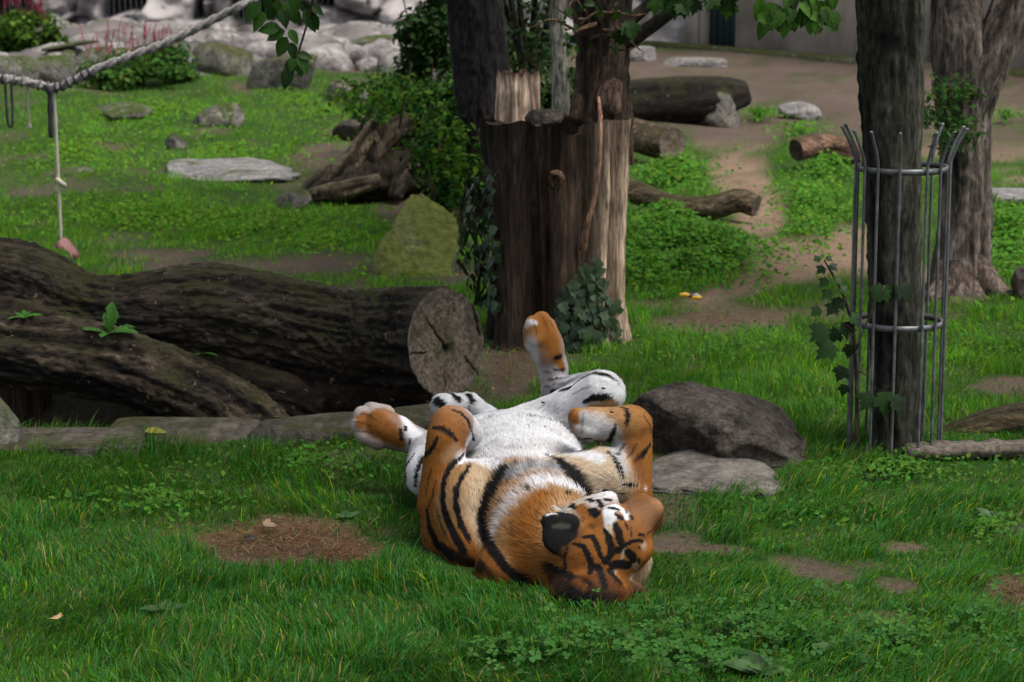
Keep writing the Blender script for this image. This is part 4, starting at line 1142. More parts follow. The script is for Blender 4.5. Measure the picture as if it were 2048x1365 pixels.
# ------------------------------------------------------------------ tree cage
M_CAGE, nt, b = new_mat('cage_paint')
nt.links.new(ramp(nt, [(.35, (.050, .053, .06)), (.65, (.17, .17, .175))], noise_tex(nt, 14, 6, .7, mapping(nt))), b.inputs['Base Color'])
b.inputs['Roughness'].default_value = .42; b.inputs['Metallic'].default_value = .35
CY = 8.25
cc0 = P(1787, 925, CY); cc1 = P(1806, 330, CY)
cage = empty('tree_cage', tuple(cc0)); tag(cage, 'round metal tree cage of curved bars and two hoops around the slim tree', 'tree cage')
CR = .172
ztop = P(1800, 252, CY)[2]


def cage_c(z): return cc0 + (cc1 - cc0) * ((z - cc0[2]) / (cc1[2] - cc0[2]))


for k in range(13):
    a = math.radians(-100 + 360 / 13 * k + (3 if k % 2 else -3)); d = np.array([math.cos(a), math.sin(a), 0])
    pts = []
    for z, ro in ((-.06, 0), (.25, 0), (.6, 0), (.98, 0), (1.09, .0), (1.13, .010), (1.17, .026), (1.205, .044), (1.22, .052)):
        pts.append(cage_c(z) * [1, 1, 0] + [0, 0, z] + d * (CR + ro))
    v, q, t3, *_ = tube(pts, [.0056] * len(pts), 10, 40)
    bar = mesh_np('bar', v, [q, t3], M_CAGE, cage)
    e = np.array(pts[-1]); v, q, t3, *_ = tube([e - d * .004 - [0, 0, .004], e, e + d * .008 + [0, 0, .004]], [.0055, .0065, .004], 10, 8)
    mesh_np('tip', v, [q, t3], M_CAGE, bar)
for z, hh in ((1.075, .011), (.50, .011)):
    c0_ = cage_c(z) * [1, 1, 0] + [0, 0, z]; V = []; n = 72
    for k in range(n):
        a = 2 * math.pi * k / n; d = np.array([math.cos(a), math.sin(a), 0])
        for (ro, dz) in ((CR - .013, -hh), (CR - .0075, -hh), (CR - .0075, hh), (CR - .013, hh)): V.append(c0_ + d * ro + [0, 0, dz])
    i = np.arange(n)[:, None] * 4; j = ((np.arange(n) + 1) % n)[:, None] * 4; k = np.arange(4)[None]
    mesh_np('hoop', V, [np.stack([i + k, i + (k + 1) % 4, j + (k + 1) % 4, j + k], -1).reshape(-1, 4)], M_CAGE, cage, smooth=False)

# maple sapling growing through it
ms = empty('maple_sapling', tuple(P(1712, 930, 8.1))); tag(ms, 'young maple with dark lobed leaves growing at the left of the tree cage', 'sapling')
MY = 8.06
limb('stem', [P(1712, 935, MY), P(1714, 820, MY), P(1712, 740, MY), P(1706, 660, MY), P(1690, 600, MY), P(1668, 555, MY), P(1648, 520, MY)], [.009, .008, .007, .006, .005, .003, .002], ms, (.015, .012, .008), (.05, .04, .025), 3, M_BARK, 8, 40, .001)
for (x, y, ax, az, s, Y) in ((1652, 655, -1, -.45, .105, MY - .06), (1668, 690, -1, -.35, .115, MY - .05), (1690, 645, .2, -.9, .085, MY), (1688, 735, -.6, -.8, .08, MY), (1700, 690, -.2, -1, .07, MY + .02), (1640, 618, -.9, -.3, .06, MY), (1672, 610, -.8, -.5, .07, MY), (1662, 585, -.9, -.2, .06, MY), (1655, 560, -.9, -.4, .055, MY), (1670, 560, .9, -.3, .05, MY), (1648, 535, -.8, -.3, .05, MY), (1660, 530, .8, -.2, .05, MY), (1640, 516, -.8, .1, .04, MY), (1652, 515, .7, 0, .04, MY), (1680, 575, .9, -.3, .055, MY),
                             (1690, 770, -.3, -1, .06, MY + .03), (1700, 630, .8, -.6, .07, MY), (1770, 575, -.7, -.5, .10, 8.08), (1800, 568, .6, -.7, .11, 8.08), (1780, 570, .1, -1, .09, 8.09), (1745, 790, -.7, -.5, .10, 8.04), (1768, 785, .1, -1, .12, 8.03), (1785, 795, .7, -.7, .10, 8.04), (1685, 600, -.9, -.5, .07, MY), (1676, 660, -.7, -.7, .08, MY + .03)):
    leaf(ME_MAPLE, ms, P(x, y, Y), np.array([ax, -.35, az - .3]), np.array([.25, -.6, .8]), s * .74)
for (a, b_) in (((1712, 740), (1752, 778)), ((1712, 700), (1770, 572)), ((1706, 660), (1660, 650)), ((1706, 670), (1690, 690)), ((1712, 800), (1768, 782))):
    limb('petiole', [P(a[0], a[1], MY), P((a[0] + b_[0]) / 2, (a[1] + b_[1]) / 2 - 8, MY - .01), P(b_[0], b_[1], MY - .02)], [.003, .0022, .0015], ms, (.02, .02, .01), (.06, .05, .03), 4, M_BARK, 6, 10, .0005)
COAT = r'''
def c1(*pts): return [(650 + x / 2.0686, 600 + y / 2.0686, w / 2.0686) for x, y, w in pts]
def c3(*pts): return [(940 + x / 4.267, 920 + y / 4.267, w / 4.267) for x, y, w in pts]
def blk(f, *pts, soft=.22, a=1.0): st(BLACK, f(*pts), soft, a)
def blh(f, *pts, soft=.12, a=1.0): st(BLACK, f(*[(x, y, w * .84) for x, y, w in pts]), soft, a)
# shoulder and upper arm, image left
st(ORANGE, c1((440, 720, 120), (430, 880, 120), (440, 980, 110)), .5)
st(CREAM, c1((640, 740, 110), (630, 880, 110), (660, 1000, 60)), .8, .85)
st(WHITE, c1((560, 660, 60), (640, 670, 80), (720, 700, 70)), .7)
st(ORANGE, c1((430, 960, 90), (500, 1040, 90), (600, 1070, 80), (700, 1140, 70)), .6)
# neck and ruff
st(TAN, c1((760, 900, 110), (740, 1000, 110), (780, 1080, 90)), .7)
st(ORANGE, c1((900, 830, 110), (850, 930, 130), (830, 1030, 140), (860, 1120, 120), (960, 1150, 120)), .6)
st(RUST, c1((700, 1150, 60), (800, 1190, 60), (900, 1190, 80)), .6, .8)
st(WHITE, c1((900, 785, 70), (800, 830, 100), (745, 900, 90), (715, 970, 60)), .95, .62)
st(WHITE, c1((620, 650, 80), (700, 660, 110), (800, 655, 100), (900, 645, 80)), .6)
st(GREY, c1((770, 740, 100), (860, 710, 110), (960, 700, 90)), .5)
blk(c1, (800, 690, 24), (780, 740, 30), (770, 780, 24), soft=.9, a=.6)
blk(c1, (860, 690, 20), (850, 730, 24), soft=.9, a=.5)
blk(c1, (920, 670, 24), (930, 720, 26), soft=.9, a=.5)
st(WHITE, c1((850, 770, 50), (930, 760, 50), (1010, 785, 50)), .9, .85)
blk(c1, (745, 725, 50), (700, 820, 84), (668, 900, 76), (670, 980, 60), (700, 1040, 44), (750, 1110, 36), (800, 1150, 46), (850, 1160, 40), soft=.3)
blk(c1, (905, 650, 14), (960, 670, 32), (1000, 710, 60), (1050, 760, 76), (1075, 778, 50), soft=.3)
# shoulder stripes
blk(c1, (575, 645, 14), (520, 690, 24), (492, 760, 28), (490, 850, 28), (510, 920, 30), (540, 985, 34), (580, 1050, 30))
blk(c1, (605, 690, 12), (570, 740, 20), (545, 800, 24), (548, 870, 24), (565, 940, 26), (600, 1000, 18))
blk(c1, (425, 880, 18), (435, 950, 34), (470, 1020, 40), (520, 1060, 50))
blk(c1, (460, 760, 8), (445, 830, 8), (430, 870, 6))
blk(c1, (395, 880, 10), (405, 960, 10), (420, 1010, 8))
blk(c1, (530, 1062, 46), (600, 1090, 46), (650, 1115, 46), soft=.5, a=.9)
# left foreleg
st(WHITE, c1((620, 470, 60), (622, 530, 60), (590, 590, 50)), .4)
st(CREAM, c1((540, 610, 40), (500, 660, 40)), .9, .35)
blk(c1, (445, 535, 14), (480, 535, 22), (520, 560, 22), (545, 590, 12))
blk(c1, (465, 570, 10), (445, 620, 20), (415, 650, 24), (400, 680, 14))
blk(c1, (520, 455, 8), (560, 470, 14), (590, 500, 14), (605, 550, 12), (615, 580, 10))
blk(c1, (600, 445, 12), (603, 470, 10))
# left hind leg
st(WHITE, c1((375, 620, 70), (350, 700, 70), (370, 780, 70)), .5)
blk(c1, (370, 640, 14), (335, 690, 22), (335, 750, 20), (350, 790, 16))
blk(c1, (405, 655, 18), (382, 715, 18), (378, 770, 14))
st(ORANGE * .8, c1((140, 500, 70), (200, 500, 110), (260, 550, 100), (310, 590, 60)), .4)
st(WHITE, c1((104, 470, 34), (125, 440, 36), (165, 418, 36), (220, 416, 36), (280, 440, 34), (330, 490, 40), (375, 560, 60)), .5)
st(GREY, c1((110, 530, 30), (120, 500, 24)), .7, .8)
st(GREY * .6, c1((175, 430, 28), (195, 460, 16)), .8, .8)
blk(c1, (150, 470, 5), (190, 478, 7), (215, 500, 4), soft=.6, a=.7)
blk(c1, (118, 505, 5), (160, 510, 7), (195, 525, 4), soft=.6, a=.7)
blk(c1, (135, 545, 5), (175, 548, 7), (205, 558, 4), soft=.6, a=.7)
blk(c1, (316, 540, 14), (318, 575, 20))
blk(c1, (336, 528, 12), (336, 540, 10))
blk(c1, (356, 575, 8), (350, 600, 12))
# tail
blk(c1, (470, 412, 36), (490, 432, 34))
blk(c1, (530, 392, 22), (560, 412, 28))
blk(c1, (604, 398, 24), (616, 425, 28))
# raised hind leg
st(GREY * 1.25, c1((850, 180, 60), (870, 260, 60), (900, 340, 70)), .6)
st(ORANGE, c1((890, 80, 90), (930, 160, 90), (960, 240, 50), (985, 290, 30)), .5)
st(WHITE, c1((830, 110, 30), (850, 92, 24), (875, 98, 14)), .5, .8)
st(TAN, c1((920, 350, 50), (905, 390, 40)), .8, .5)
blk(c1, (958, 240, 22), (975, 236, 18))
blk(c1, (950, 292, 10), (990, 292, 10), soft=.5)
blk(c1, (930, 335, 12), (985, 322, 10), soft=.5)
st(WHITE, c1((960, 350, 30), (1010, 330, 30), (1080, 295, 40), (1150, 285, 40)), .5)
blk(c1, (940, 385, 26), (1000, 372, 24), (1060, 330, 24), (1110, 306, 22), (1170, 312, 20), (1205, 338, 12), soft=.4)
blk(c1, (950, 350, 12), (1000, 345, 16), (1050, 315, 12), soft=.7, a=.5)
blk(c1, (1070, 425, 14), (1110, 410, 30), (1160, 412, 34), (1190, 432, 20))
blk(c1, (862, 88, 4), (872, 120, 5), (880, 150, 3), soft=.6, a=.55)
blk(c1, (900, 70, 4), (915, 105, 5), (925, 140, 3), soft=.6, a=.55)
blk(c1, (935, 90, 4), (945, 120, 4), soft=.6, a=.5)
# belly
st(WHITE * 1.08, c1((720, 520, 110), (850, 540, 130), (960, 580, 110)), .7)
blk(c1, (850, 495, 22), (920, 505, 28), (980, 530, 32), (1040, 570, 34), (1075, 600, 24), soft=.7, a=.62)
blk(c1, (705, 482, 26), (680, 505, 20), soft=.8, a=.6)
blk(c1, (960, 600, 10), (1000, 615, 12), soft=.9, a=.35)
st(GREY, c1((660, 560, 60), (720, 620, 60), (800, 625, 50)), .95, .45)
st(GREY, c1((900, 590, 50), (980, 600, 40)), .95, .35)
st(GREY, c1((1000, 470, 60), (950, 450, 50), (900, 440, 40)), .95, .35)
blk(c1, (820, 600, 8), (850, 615, 10), (890, 620, 6), soft=.9, a=.3)
blk(c1, (1120, 330, 8), (1150, 340, 10), (1190, 370, 8), soft=.9, a=.3)
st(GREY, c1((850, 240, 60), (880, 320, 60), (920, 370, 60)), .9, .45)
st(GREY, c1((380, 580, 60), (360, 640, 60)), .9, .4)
# right foreleg and paw
st(PAWG, c1((1075, 500, 90), (1130, 520, 100), (1180, 560, 90), (1200, 620, 80), (1225, 700, 60)), .6)
st(ORANGE, c1((1025, 470, 56), (1040, 500, 34)), .4)
st(TAN, c1((1100, 445, 36), (1180, 440, 40), (1240, 450, 40)), .6)
blk(c1, (1028, 560, 22), (1070, 574, 22), (1100, 575, 20))
blk(c1, (1072, 470, 6), (1064, 520, 8), (1066, 550, 8), soft=.6, a=.7)
blk(c1, (1225, 445, 8), (1248, 450, 14), (1255, 480, 22), (1250, 520, 12))
blk(c1, (1205, 515, 8), (1195, 550, 22), (1180, 585, 22))
blk(c1, (1345, 605, 12), (1310, 650, 24), (1280, 672, 14))
blk(c1, (1245, 600, 8), (1200, 640, 14), soft=.5, a=.8)
st(RUST, c1((1325, 535, 26), (1300, 575, 14)), .8, .7)
st(RUST, c1((1290, 690, 60), (1300, 740, 60)), .8, .7)
st(CREAM, c1((1120, 740, 80), (1160, 720, 80)), .8, .8)
st(WHITE, c1((1000, 640, 50), (1080, 640, 60), (1130, 660, 50)), .7)
blk(c1, (1160, 630, 12), (1190, 660, 20), (1210, 700, 22), (1225, 740, 16))
# head: cheeks, eye patches, muzzle
st(ORANGE, c3((620, 330, 110), (560, 420, 110)), .6)
st(WHITE, c3((560, 230, 80), (700, 235, 90), (830, 275, 90), (910, 305, 90), (980, 330, 50)), .5)
st(WHITE, c3((760, 425, 30), (880, 412, 36)), .8, .8)
st(ORANGE, c3((960, 400, 120), (1020, 520, 130), (1040, 620, 110)), .6)
st(RUST, c3((920, 860, 150), (960, 960, 100), (800, 1040, 130)), .6)
st(ORANGE, c3((1080, 780, 70), (1320, 650, 70), (1250, 1000, 70), (1330, 1060, 80)), .6)
st(WHITE, c3((1190, 395, 100), (1200, 480, 120), (1180, 550, 70), (1190, 620, 40)), .35)
st(WHITE, c3((1240, 385, 80), (1330, 450, 70), (1340, 500, 40)), .35)
st(CREAM, c3((1180, 560, 34), (1210, 650, 26), (1220, 740, 16)), .5)
st(NOSE, c3((1330, 320, 130), (1430, 420, 170), (1560, 400, 150), (1540, 520, 130)), .5)
st(NOSE * 1.4, c3((1570, 320, 90), (1620, 400, 80)), .9, .8)
st(WHITE, c3((1490, 250, 26), (1500, 256, 20)), .4)
st(WHITE, c3((1160, 290, 26), (1090, 262, 26)), .5, .9)
st(CREAM, c3((1480, 735, 60), (1490, 725, 50)), .9, .7)
st(CREAM, c3((1415, 885, 60), (1430, 920, 56)), .9, .75)
st(CREAM, c3((1390, 980, 40), (1370, 1010, 30)), .5, .8)
st(WHITE, c3((1160, 430, 70), (1185, 510, 60)), .4, .9)
st(CREAM, c3((1330, 760, 40), (1300, 830, 30), (1240, 960, 30)), .6, .7)
# mouth corner and chin
blk(c3, (1480, 655, 10), (1540, 610, 14), (1590, 565, 10), soft=.4, a=.8)
# head: black bars
blh(c3, (520, 270, 49), (530, 310, 37), soft=.6, a=.9)
blh(c3, (850, 330, 49), (890, 380, 66), (912, 412, 37))
blh(c3, (955, 285, 49), (1000, 320, 73), (1055, 352, 44))
blh(c3, (1055, 440, 98), (1090, 465, 78))
blh(c3, (1100, 345, 49), (1130, 395, 49))
blh(c3, (1120, 272, 32), (1165, 268, 24))
blh(c3, (1225, 285, 17), (1300, 292, 17), soft=.4)
blh(c3, (1290, 222, 24), (1360, 228, 37), (1415, 224, 17))
blh(c3, (1165, 340, 41), (1208, 345, 32))
blh(c3, (1175, 410, 27), (1230, 415, 41), (1280, 428, 17))
blh(c3, (1245, 465, 32), (1280, 492, 46), (1312, 505, 27))
blh(c3, (1330, 430, 20), (1335, 455, 20))
blh(c3, (1240, 555, 56), (1270, 620, 76), (1282, 690, 71), (1290, 725, 44))
blh(c3, (1150, 595, 34), (1185, 660, 68), (1200, 730, 73), (1190, 800, 49))
blh(c3, (1375, 485, 41), (1382, 505, 34))
blh(c3, (1328, 540, 22), (1345, 590, 22))
blh(c3, (1370, 580, 15), (1375, 650, 15))
blh(c3, (1270, 770, 68), (1330, 722, 44), (1400, 692, 37), (1470, 692, 34))
blh(c3, (1450, 640, 34), (1482, 640, 24))
blh(c3, (1160, 860, 81), (1200, 815, 56), (1265, 760, 54))
blh(c3, (1210, 900, 73), (1280, 890, 98), (1350, 900, 85))
blh(c3, (1345, 785, 68), (1390, 830, 85), (1402, 865, 56))
blh(c3, (1440, 745, 24), (1452, 755, 22))
blh(c3, (1445, 850, 29), (1440, 880, 24))
blh(c3, (960, 660, 29), (1050, 655, 44), (1088, 740, 54), (1122, 835, 41))
blh(c3, (890, 715, 32), (970, 740, 54), (1010, 820, 61), (1042, 900, 68), (1030, 965, 49))
blh(c3, (835, 750, 22), (805, 860, 34), (822, 925, 34))
blh(c3, (680, 880, 24), (760, 940, 68), (860, 985, 73), (950, 1030, 110), (1000, 1060, 110), soft=.35)
blh(c3, (1095, 915, 68), (1140, 1000, 73), (1160, 1075, 68))
blh(c3, (1185, 945, 44), (1240, 1000, 68), (1285, 1045, 59))
blh(c3, (960, 1090, 134), (950, 1190, 146), (1100, 1230, 122), soft=.4)
blh(c3, (880, 1130, 110), (960, 1240, 146), (1120, 1290, 134), soft=.5, a=.92)
blh(c3, (640, 1100, 37), (700, 1150, 61), (780, 1200, 73), soft=.5, a=.8)
blh(c3, (740, 1165, 61), (860, 1200, 98), (1200, 1245, 98), soft=.5, a=.9)
blh(c3, (1030, 560, 56), (1050, 575, 37), soft=.9, a=.6)
st(NOSE * .55, c3((1345, 330, 30), (1370, 430, 30), (1360, 520, 24)), .9, .5)
st(TAN, c3((1500, 300, 40), (1600, 330, 50), (1640, 400, 40)), .95, .45)
blk(c1, (930, 1100, 40), (960, 1150, 60), (1000, 1190, 90), (1090, 1235, 110), (1190, 1245, 80), soft=.6, a=.9)
st(RUST, c1((1050, 1160, 40), (1080, 1190, 30)), .8, .6)
blk(c1, (870, 1140, 20), (900, 1180, 30), (930, 1220, 30), soft=.6, a=.7)
blk(c1, (640, 1080, 20), (680, 1130, 26), (700, 1170, 20), soft=.5, a=.7)
# finer marks on the legs
blk(c1, (440, 700, 6), (425, 760, 8), (418, 820, 5), soft=.5, a=.7)
blk(c1, (470, 880, 8), (485, 940, 10), (510, 1000, 8), soft=.5, a=.8)
blk(c1, (1320, 480, 6), (1345, 520, 9), (1350, 560, 6), soft=.5, a=.7)
blk(c1, (1290, 600, 6), (1270, 640, 9), (1245, 660, 6), soft=.5, a=.7)
blk(c1, (905, 300, 8), (930, 305, 10), soft=.7, a=.6)
blk(c1, (890, 350, 8), (915, 360, 12), (935, 362, 8), soft=.7, a=.6)
blk(c1, (1020, 395, 8), (1060, 375, 10), (1100, 360, 6), soft=.8, a=.45)
# ears
blk(c3, (660, 560, 130), (660, 660, 150), (720, 740, 110), soft=.15)
blk(c3, (680, 530, 120), (800, 540, 150), (880, 530, 100), (860, 620, 110), (800, 680, 110), soft=.15)
st(np.array([.06, .064, .048]), c3((710, 572, 26), (780, 566, 50), (840, 572, 34)), .9, .8)
st(WHITE, c3((622, 478, 30), (690, 462, 22), (740, 466, 12)), .4)
blk(c3, (1380, 1160, 60), (1440, 1160, 74), soft=.3)
'''
# ------------------------------------------------------------------ the tiger
ORANGE = np.array([0.200, 0.075, 0.014]); TAN = np.array([0.28, 0.155, 0.065]); CREAM = np.array([0.40, 0.305, 0.205])
WHITE = np.array([0.54, 0.54, 0.555]); GREY = np.array([0.28, 0.275, 0.285]); PAWG = np.array([0.36, 0.35, 0.35]); BLACK = np.array([0.005, 0.0045, 0.0045])
RUST = np.array([0.165, 0.055, 0.011]); NOSE = np.array([0.16, 0.078, 0.036])

_f = np.array([.75, .20, .62]); _f /= np.linalg.norm(_f)
_r = np.array([.65, -.10, -.74]); _r -= _f * (_r @ _f); _r /= np.linalg.norm(_r)
_u = np.cross(_r, _f)
HO = P(1193, 1115, 6.53)
HS = 1.14


def HL(f, r, u):
    return HO + HS * (_f * f + _r * r + _u * u)


PR = []     # (kind, data, blend k, base colour, fur direction, fur length)


def cone(a, ra, b, rb, k=0.03, col=ORANGE, fl=0.014, rev=False):
    a = np.asarray(a, float); b = np.asarray(b, float)
    d = (b - a) / np.linalg.norm(b - a)
    PR.append(('c', (a, b, ra, rb), k, col, -d if rev else d, fl))


def ell(c, rad, axes=None, k=0.03, col=ORANGE, d=(0, 1, 0), fl=0.014):
    PR.append(('e', (np.asarray(c, float), np.asarray(rad, float), np.eye(3) if axes is None else np.asarray(axes, float)), k, col, np.asarray(d, float), fl))


HAX = np.array([_f, _r, _u])
# torso, lying on its back, hips away from us
ell(P(1052, 1000, 7.16) * [1, 1, 0] + [0, 0, .145], (.235, .30, .165), k=.10, col=WHITE, fl=.034)
ell(P(1035, 930, 7.55) * [1, 1, 0] + [0, 0, .135], (.215, .36, .15), k=.14, col=WHITE, fl=.046)
ell(P(1012, 900, 7.92) * [1, 1, 0] + [0, 0, .095], (.20, .24, .125), k=.14, col=WHITE, fl=.03)
# shoulders and upper arms
ell(P(935, 1018, 6.97), (.128, .15, .152), k=.022, col=TAN, d=(-.3, .5, .8), fl=.022)
ell(P(957, 985, 6.99), (.095, .10, .10), k=.03, col=CREAM, d=(-.3, .5, .8), fl=.024)
ell(P(893, 1056, 7.0), (.08, .13, .115), k=.04, col=ORANGE, d=(-.3, .5, .8), fl=.014)
cone(P(1120, 990, 7.0), .125, P(1205, 955, 7.0), .098, k=.035, col=CREAM, fl=.018)
cone(P(1200, 965, 7.02), .085, P(1262, 990, 7.02), .058, k=.03, col=ORANGE)
# left foreleg, held straight up with the wrist dropped
cone(P(878, 1010, 6.98), .068, P(893, 880, 7.0), .062, k=.03, col=ORANGE)
ell(P(903, 856, 7.03), (.07, .072, .072), k=.03, col=ORANGE, d=(.5, .6, -.3), fl=.011)
cone(P(914, 852, 7.06), .058, P(930, 868, 7.15), .056, k=.025, col=WHITE, fl=.011)
ell(P(934, 885, 7.20), (.032, .045, .04), k=.015, col=WHITE, fl=.01)
ell(P(916, 893, 7.21), (.028, .04, .035), k=.012, col=WHITE, fl=.01)
# right foreleg, forearm up and paw folded across
cone(P(1262, 1000, 7.03), .064, P(1264, 890, 7.06), .064, k=.03, col=ORANGE)
ell(P(1264, 853, 7.07), (.066, .066, .066), k=.025, col=ORANGE, d=(-.8, 0, .2), fl=.011)
cone(P(1255, 850, 7.06), .058, P(1190, 848, 7.04), .052, k=.025, col=TAN, fl=.011)
ell(P(1174, 838, 7.045), (.05, .046, .036), k=.012, col=TAN, d=(-1, 0, 0), fl=.009)
ell(P(1180, 861, 7.02), (.047, .04, .028), k=.012, col=WHITE, d=(-1, 0, 0), fl=.009)
ell(P(1170, 845, 7.10), (.047, .04, .036), k=.012, col=TAN, d=(-1, 0, 0), fl=.009)
ell(P(1151, 838, 7.05), (.024, .036, .036), k=.012, col=ORANGE, d=(-1, 0, -.4), fl=.008)
ell(P(1158, 858, 7.03), (.022, .032, .026), k=.01, col=ORANGE, d=(-1, 0, -.4), fl=.008)
# left hind leg, folded out to the side
cone(P(960, 905, 7.75), .13, P(872, 945, 7.38), .085, k=.04, col=WHITE)
cone(P(858, 948, 7.36), .082, P(846, 893, 7.62), .044, k=.03, col=GREY)
cone(P(848, 888, 7.62), .044, P(795, 868, 7.66), .056, k=.025, col=GREY, fl=.01)
cone(P(795, 866, 7.66), .058, P(762, 853, 7.66), .063, k=.025, col=ORANGE, fl=.01)
for _x, _y, _Y, _q in ((728, 830, 7.68, .034), (744, 822, 7.72, .034), (722, 850, 7.65, .034), (730, 868, 7.64, .032)):
    cone(P(_x + 26, _y + 10, _Y), .038, P(_x - 2, _y + 2, _Y), _q, k=.007, col=PAWG * [.86, .80, .74], fl=.009)
# right hind leg, raised, foot up
cone(P(1075, 880, 7.85), .135, P(1150, 832, 7.72), .098, k=.05, col=WHITE, fl=.024)
cone(P(1150, 832, 7.72), .098, P(1206, 787, 7.62), .077, k=.04, col=WHITE, fl=.018)
cone(P(1200, 776, 7.68), .062, P(1112, 786, 7.95), .05, k=.025, col=GREY, fl=.016)
cone(P(1114, 790, 7.97), .050, P(1106, 735, 7.97), .049, k=.025, col=GREY, fl=.012)
cone(P(1106, 735, 7.97), .049, P(1092, 690, 7.96), .060, k=.03, col=GREY, fl=.010)
cone(P(1094, 700, 7.95), .060, P(1084, 668, 7.94), .058, k=.02, col=ORANGE, fl=.009)
for _x, _y, _Y, _q in ((1067, 650, 7.90, .030), (1060, 660, 7.94, .026), (1083, 643, 7.92, .032), (1096, 652, 7.93, .026)):
    cone(P(_x + 6, _y + 26, _Y), .034, P(_x, _y - 2, _Y), _q, k=.009, col=TAN, fl=.008)
# tail over the stone edging
cone(P(1000, 900, 8.12), .05, P(975, 835, 8.36), .04, k=.03, col=WHITE)
cone(P(975, 835, 8.36), .04, P(940, 808, 8.42), .037, k=.02, col=WHITE, fl=.022)
cone(P(940, 808, 8.42), .037, P(886, 812, 8.36), .044, k=.02, col=WHITE, fl=.022)
# neck
ell(P(950, 1090, 6.86), (.10, .13, .10), k=.05, col=ORANGE, d=(-.3, .5, .5), fl=.018)
cone(P(1035, 1020, 6.98), .165, P(1095, 1092, 6.72), .158, k=.045, col=TAN, fl=.050, rev=True)
cone(P(1075, 1108, 6.72), .150, P(1150, 1135, 6.58), .125, k=.05, col=ORANGE, fl=.044, rev=True)
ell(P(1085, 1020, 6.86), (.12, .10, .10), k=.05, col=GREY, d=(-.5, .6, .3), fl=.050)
# head
ell(P(1182, 1192, 6.43), (.125, .10, .080), k=.06, col=RUST * .5, d=-_f, fl=.016)
ell(P(1035, 1138, 6.66), (.13, .11, .09), k=.06, col=ORANGE, d=(-.4, .5, .3), fl=.012)
ell(HL(0, 0, 0), tuple(HS * q for q in (.125, .108, .10)), HAX, k=.03, col=ORANGE, d=-_f, fl=.006)
ell(HL(.075, 0, .028), tuple(HS * q for q in (.085, .082, .068)), HAX, k=.03, col=ORANGE, d=-_f, fl=.005)
ell(HL(.02, -.075, -.055), tuple(HS * q for q in (.10, .07, .085)), HAX, k=.03, col=CREAM, d=-_f * .8 - _r * .6, fl=.020)
ell(HL(.065, -.086, -.036), tuple(HS * q for q in (.085, .040, .060)), HAX, k=.03, col=WHITE, d=-_f * .8 - _r * .6, fl=.012)
ell(HL(.02, .075, -.045), tuple(HS * q for q in (.10, .065, .085)), HAX, k=.03, col=CREAM, d=-_f * .8 + _r * .6, fl=.020)
cone(HL(.09, 0, -.005), HS * .078, HL(.172, 0, -.016), HS * .046, k=.03, col=RUST, fl=.007, rev=True)
cone(HL(.08, 0, .045), HS * .046, HL(.190, 0, .014), HS * .034, k=.025, col=NOSE, fl=.005, rev=True)
ell(HL(.172, -.030, -.026), tuple(HS * q for q in (.038, .025, .028)), HAX, k=.03, col=RUST, d=-_f, fl=.006)
ell(HL(.172, .030, -.026), tuple(HS * q for q in (.038, .025, .028)), HAX, k=.03, col=RUST, d=-_f, fl=.006)
cone(HL(.10, 0, -.075), HS * .05, HL(.175, 0, -.07), HS * .034, k=.02, col=WHITE, fl=.012, rev=True)
for _s in (-1, 1):
    ell(HL(.098, _s * .052, .052), tuple(HS * q for q in (.032, .022, .016)), HAX, k=.012, col=ORANGE, d=-_f, fl=.006)
    ell(HL(.085, _s * .062, .035), tuple(HS * q for q in (.05, .03, .045)), HAX, k=.02, col=ORANGE, d=-_f, fl=.005)
# ears: the far one (image left) shows its black back, the near one lies on the grass
_e1 = np.array([.97, .10, -.22]); _e2 = np.array([.10, .35, .93]); _e2 -= _e1 * (_e1 @ _e2) / (_e1 @ _e1); _e1 /= np.linalg.norm(_e1); _e2 /= np.linalg.norm(_e2)
EAX = np.array([_e1, _e2, np.cross(_e1, _e2)])
ell(P(1120, 1072, 6.475), (.056, .060, .015), EAX, k=.012, col=BLACK, d=_e2, fl=.007)
ell(P(1100, 1043, 6.49), (.030, .024, .011), EAX, k=.02, col=BLACK, d=_e2, fl=.007)
ell(P(1121, 1041, 6.49), (.034, .024, .011), EAX, k=.02, col=BLACK, d=_e2, fl=.007)
ell(P(1142, 1044, 6.49), (.030, .024, .011), EAX, k=.02, col=BLACK, d=_e2, fl=.007)
_g1 = np.array([.85, .15, -.42]); _g2 = np.array([.40, .1, .80]); _g1 /= np.linalg.norm(_g1); _g2 -= _g1 * (_g1 @ _g2); _g2 /= np.linalg.norm(_g2)
ell(P(1258, 1190, 6.47), (.064, .046, .017), np.array([_g1, _g2, np.cross(_g1, _g2)]), k=.014, col=np.array([.05, .02, .008]), d=_g1, fl=.010)


def prim_d(pr, p):
    if pr[0] == 'c':
        a, b, ra, rb = pr[1]
        ab = b - a; L2 = ab @ ab
        t = np.clip(((p - a) @ ab) / L2, 0, 1)
        q = p - a - t[:, None] * ab
        return np.sqrt((q * q).sum(1)) - (ra + (rb - ra) * t)
    c, rad, ax = pr[1]
    q = (p - c) @ ax.T
    k0 = np.sqrt(((q / rad) ** 2).sum(1)); k1 = np.sqrt(((q / rad ** 2) ** 2).sum(1)) + 1e-9
    return k0 * (k0 - 1) / k1


def prim_box(pr, m):
    if pr[0] == 'c':
        a, b, ra, rb = pr[1]
        r = max(ra, rb) + m
        return np.minimum(a, b) - r, np.maximum(a, b) + r
    c, rad, ax = pr[1]
    e = np.sqrt((ax.T ** 2 @ rad ** 2)) + m
    return c - e, c + e


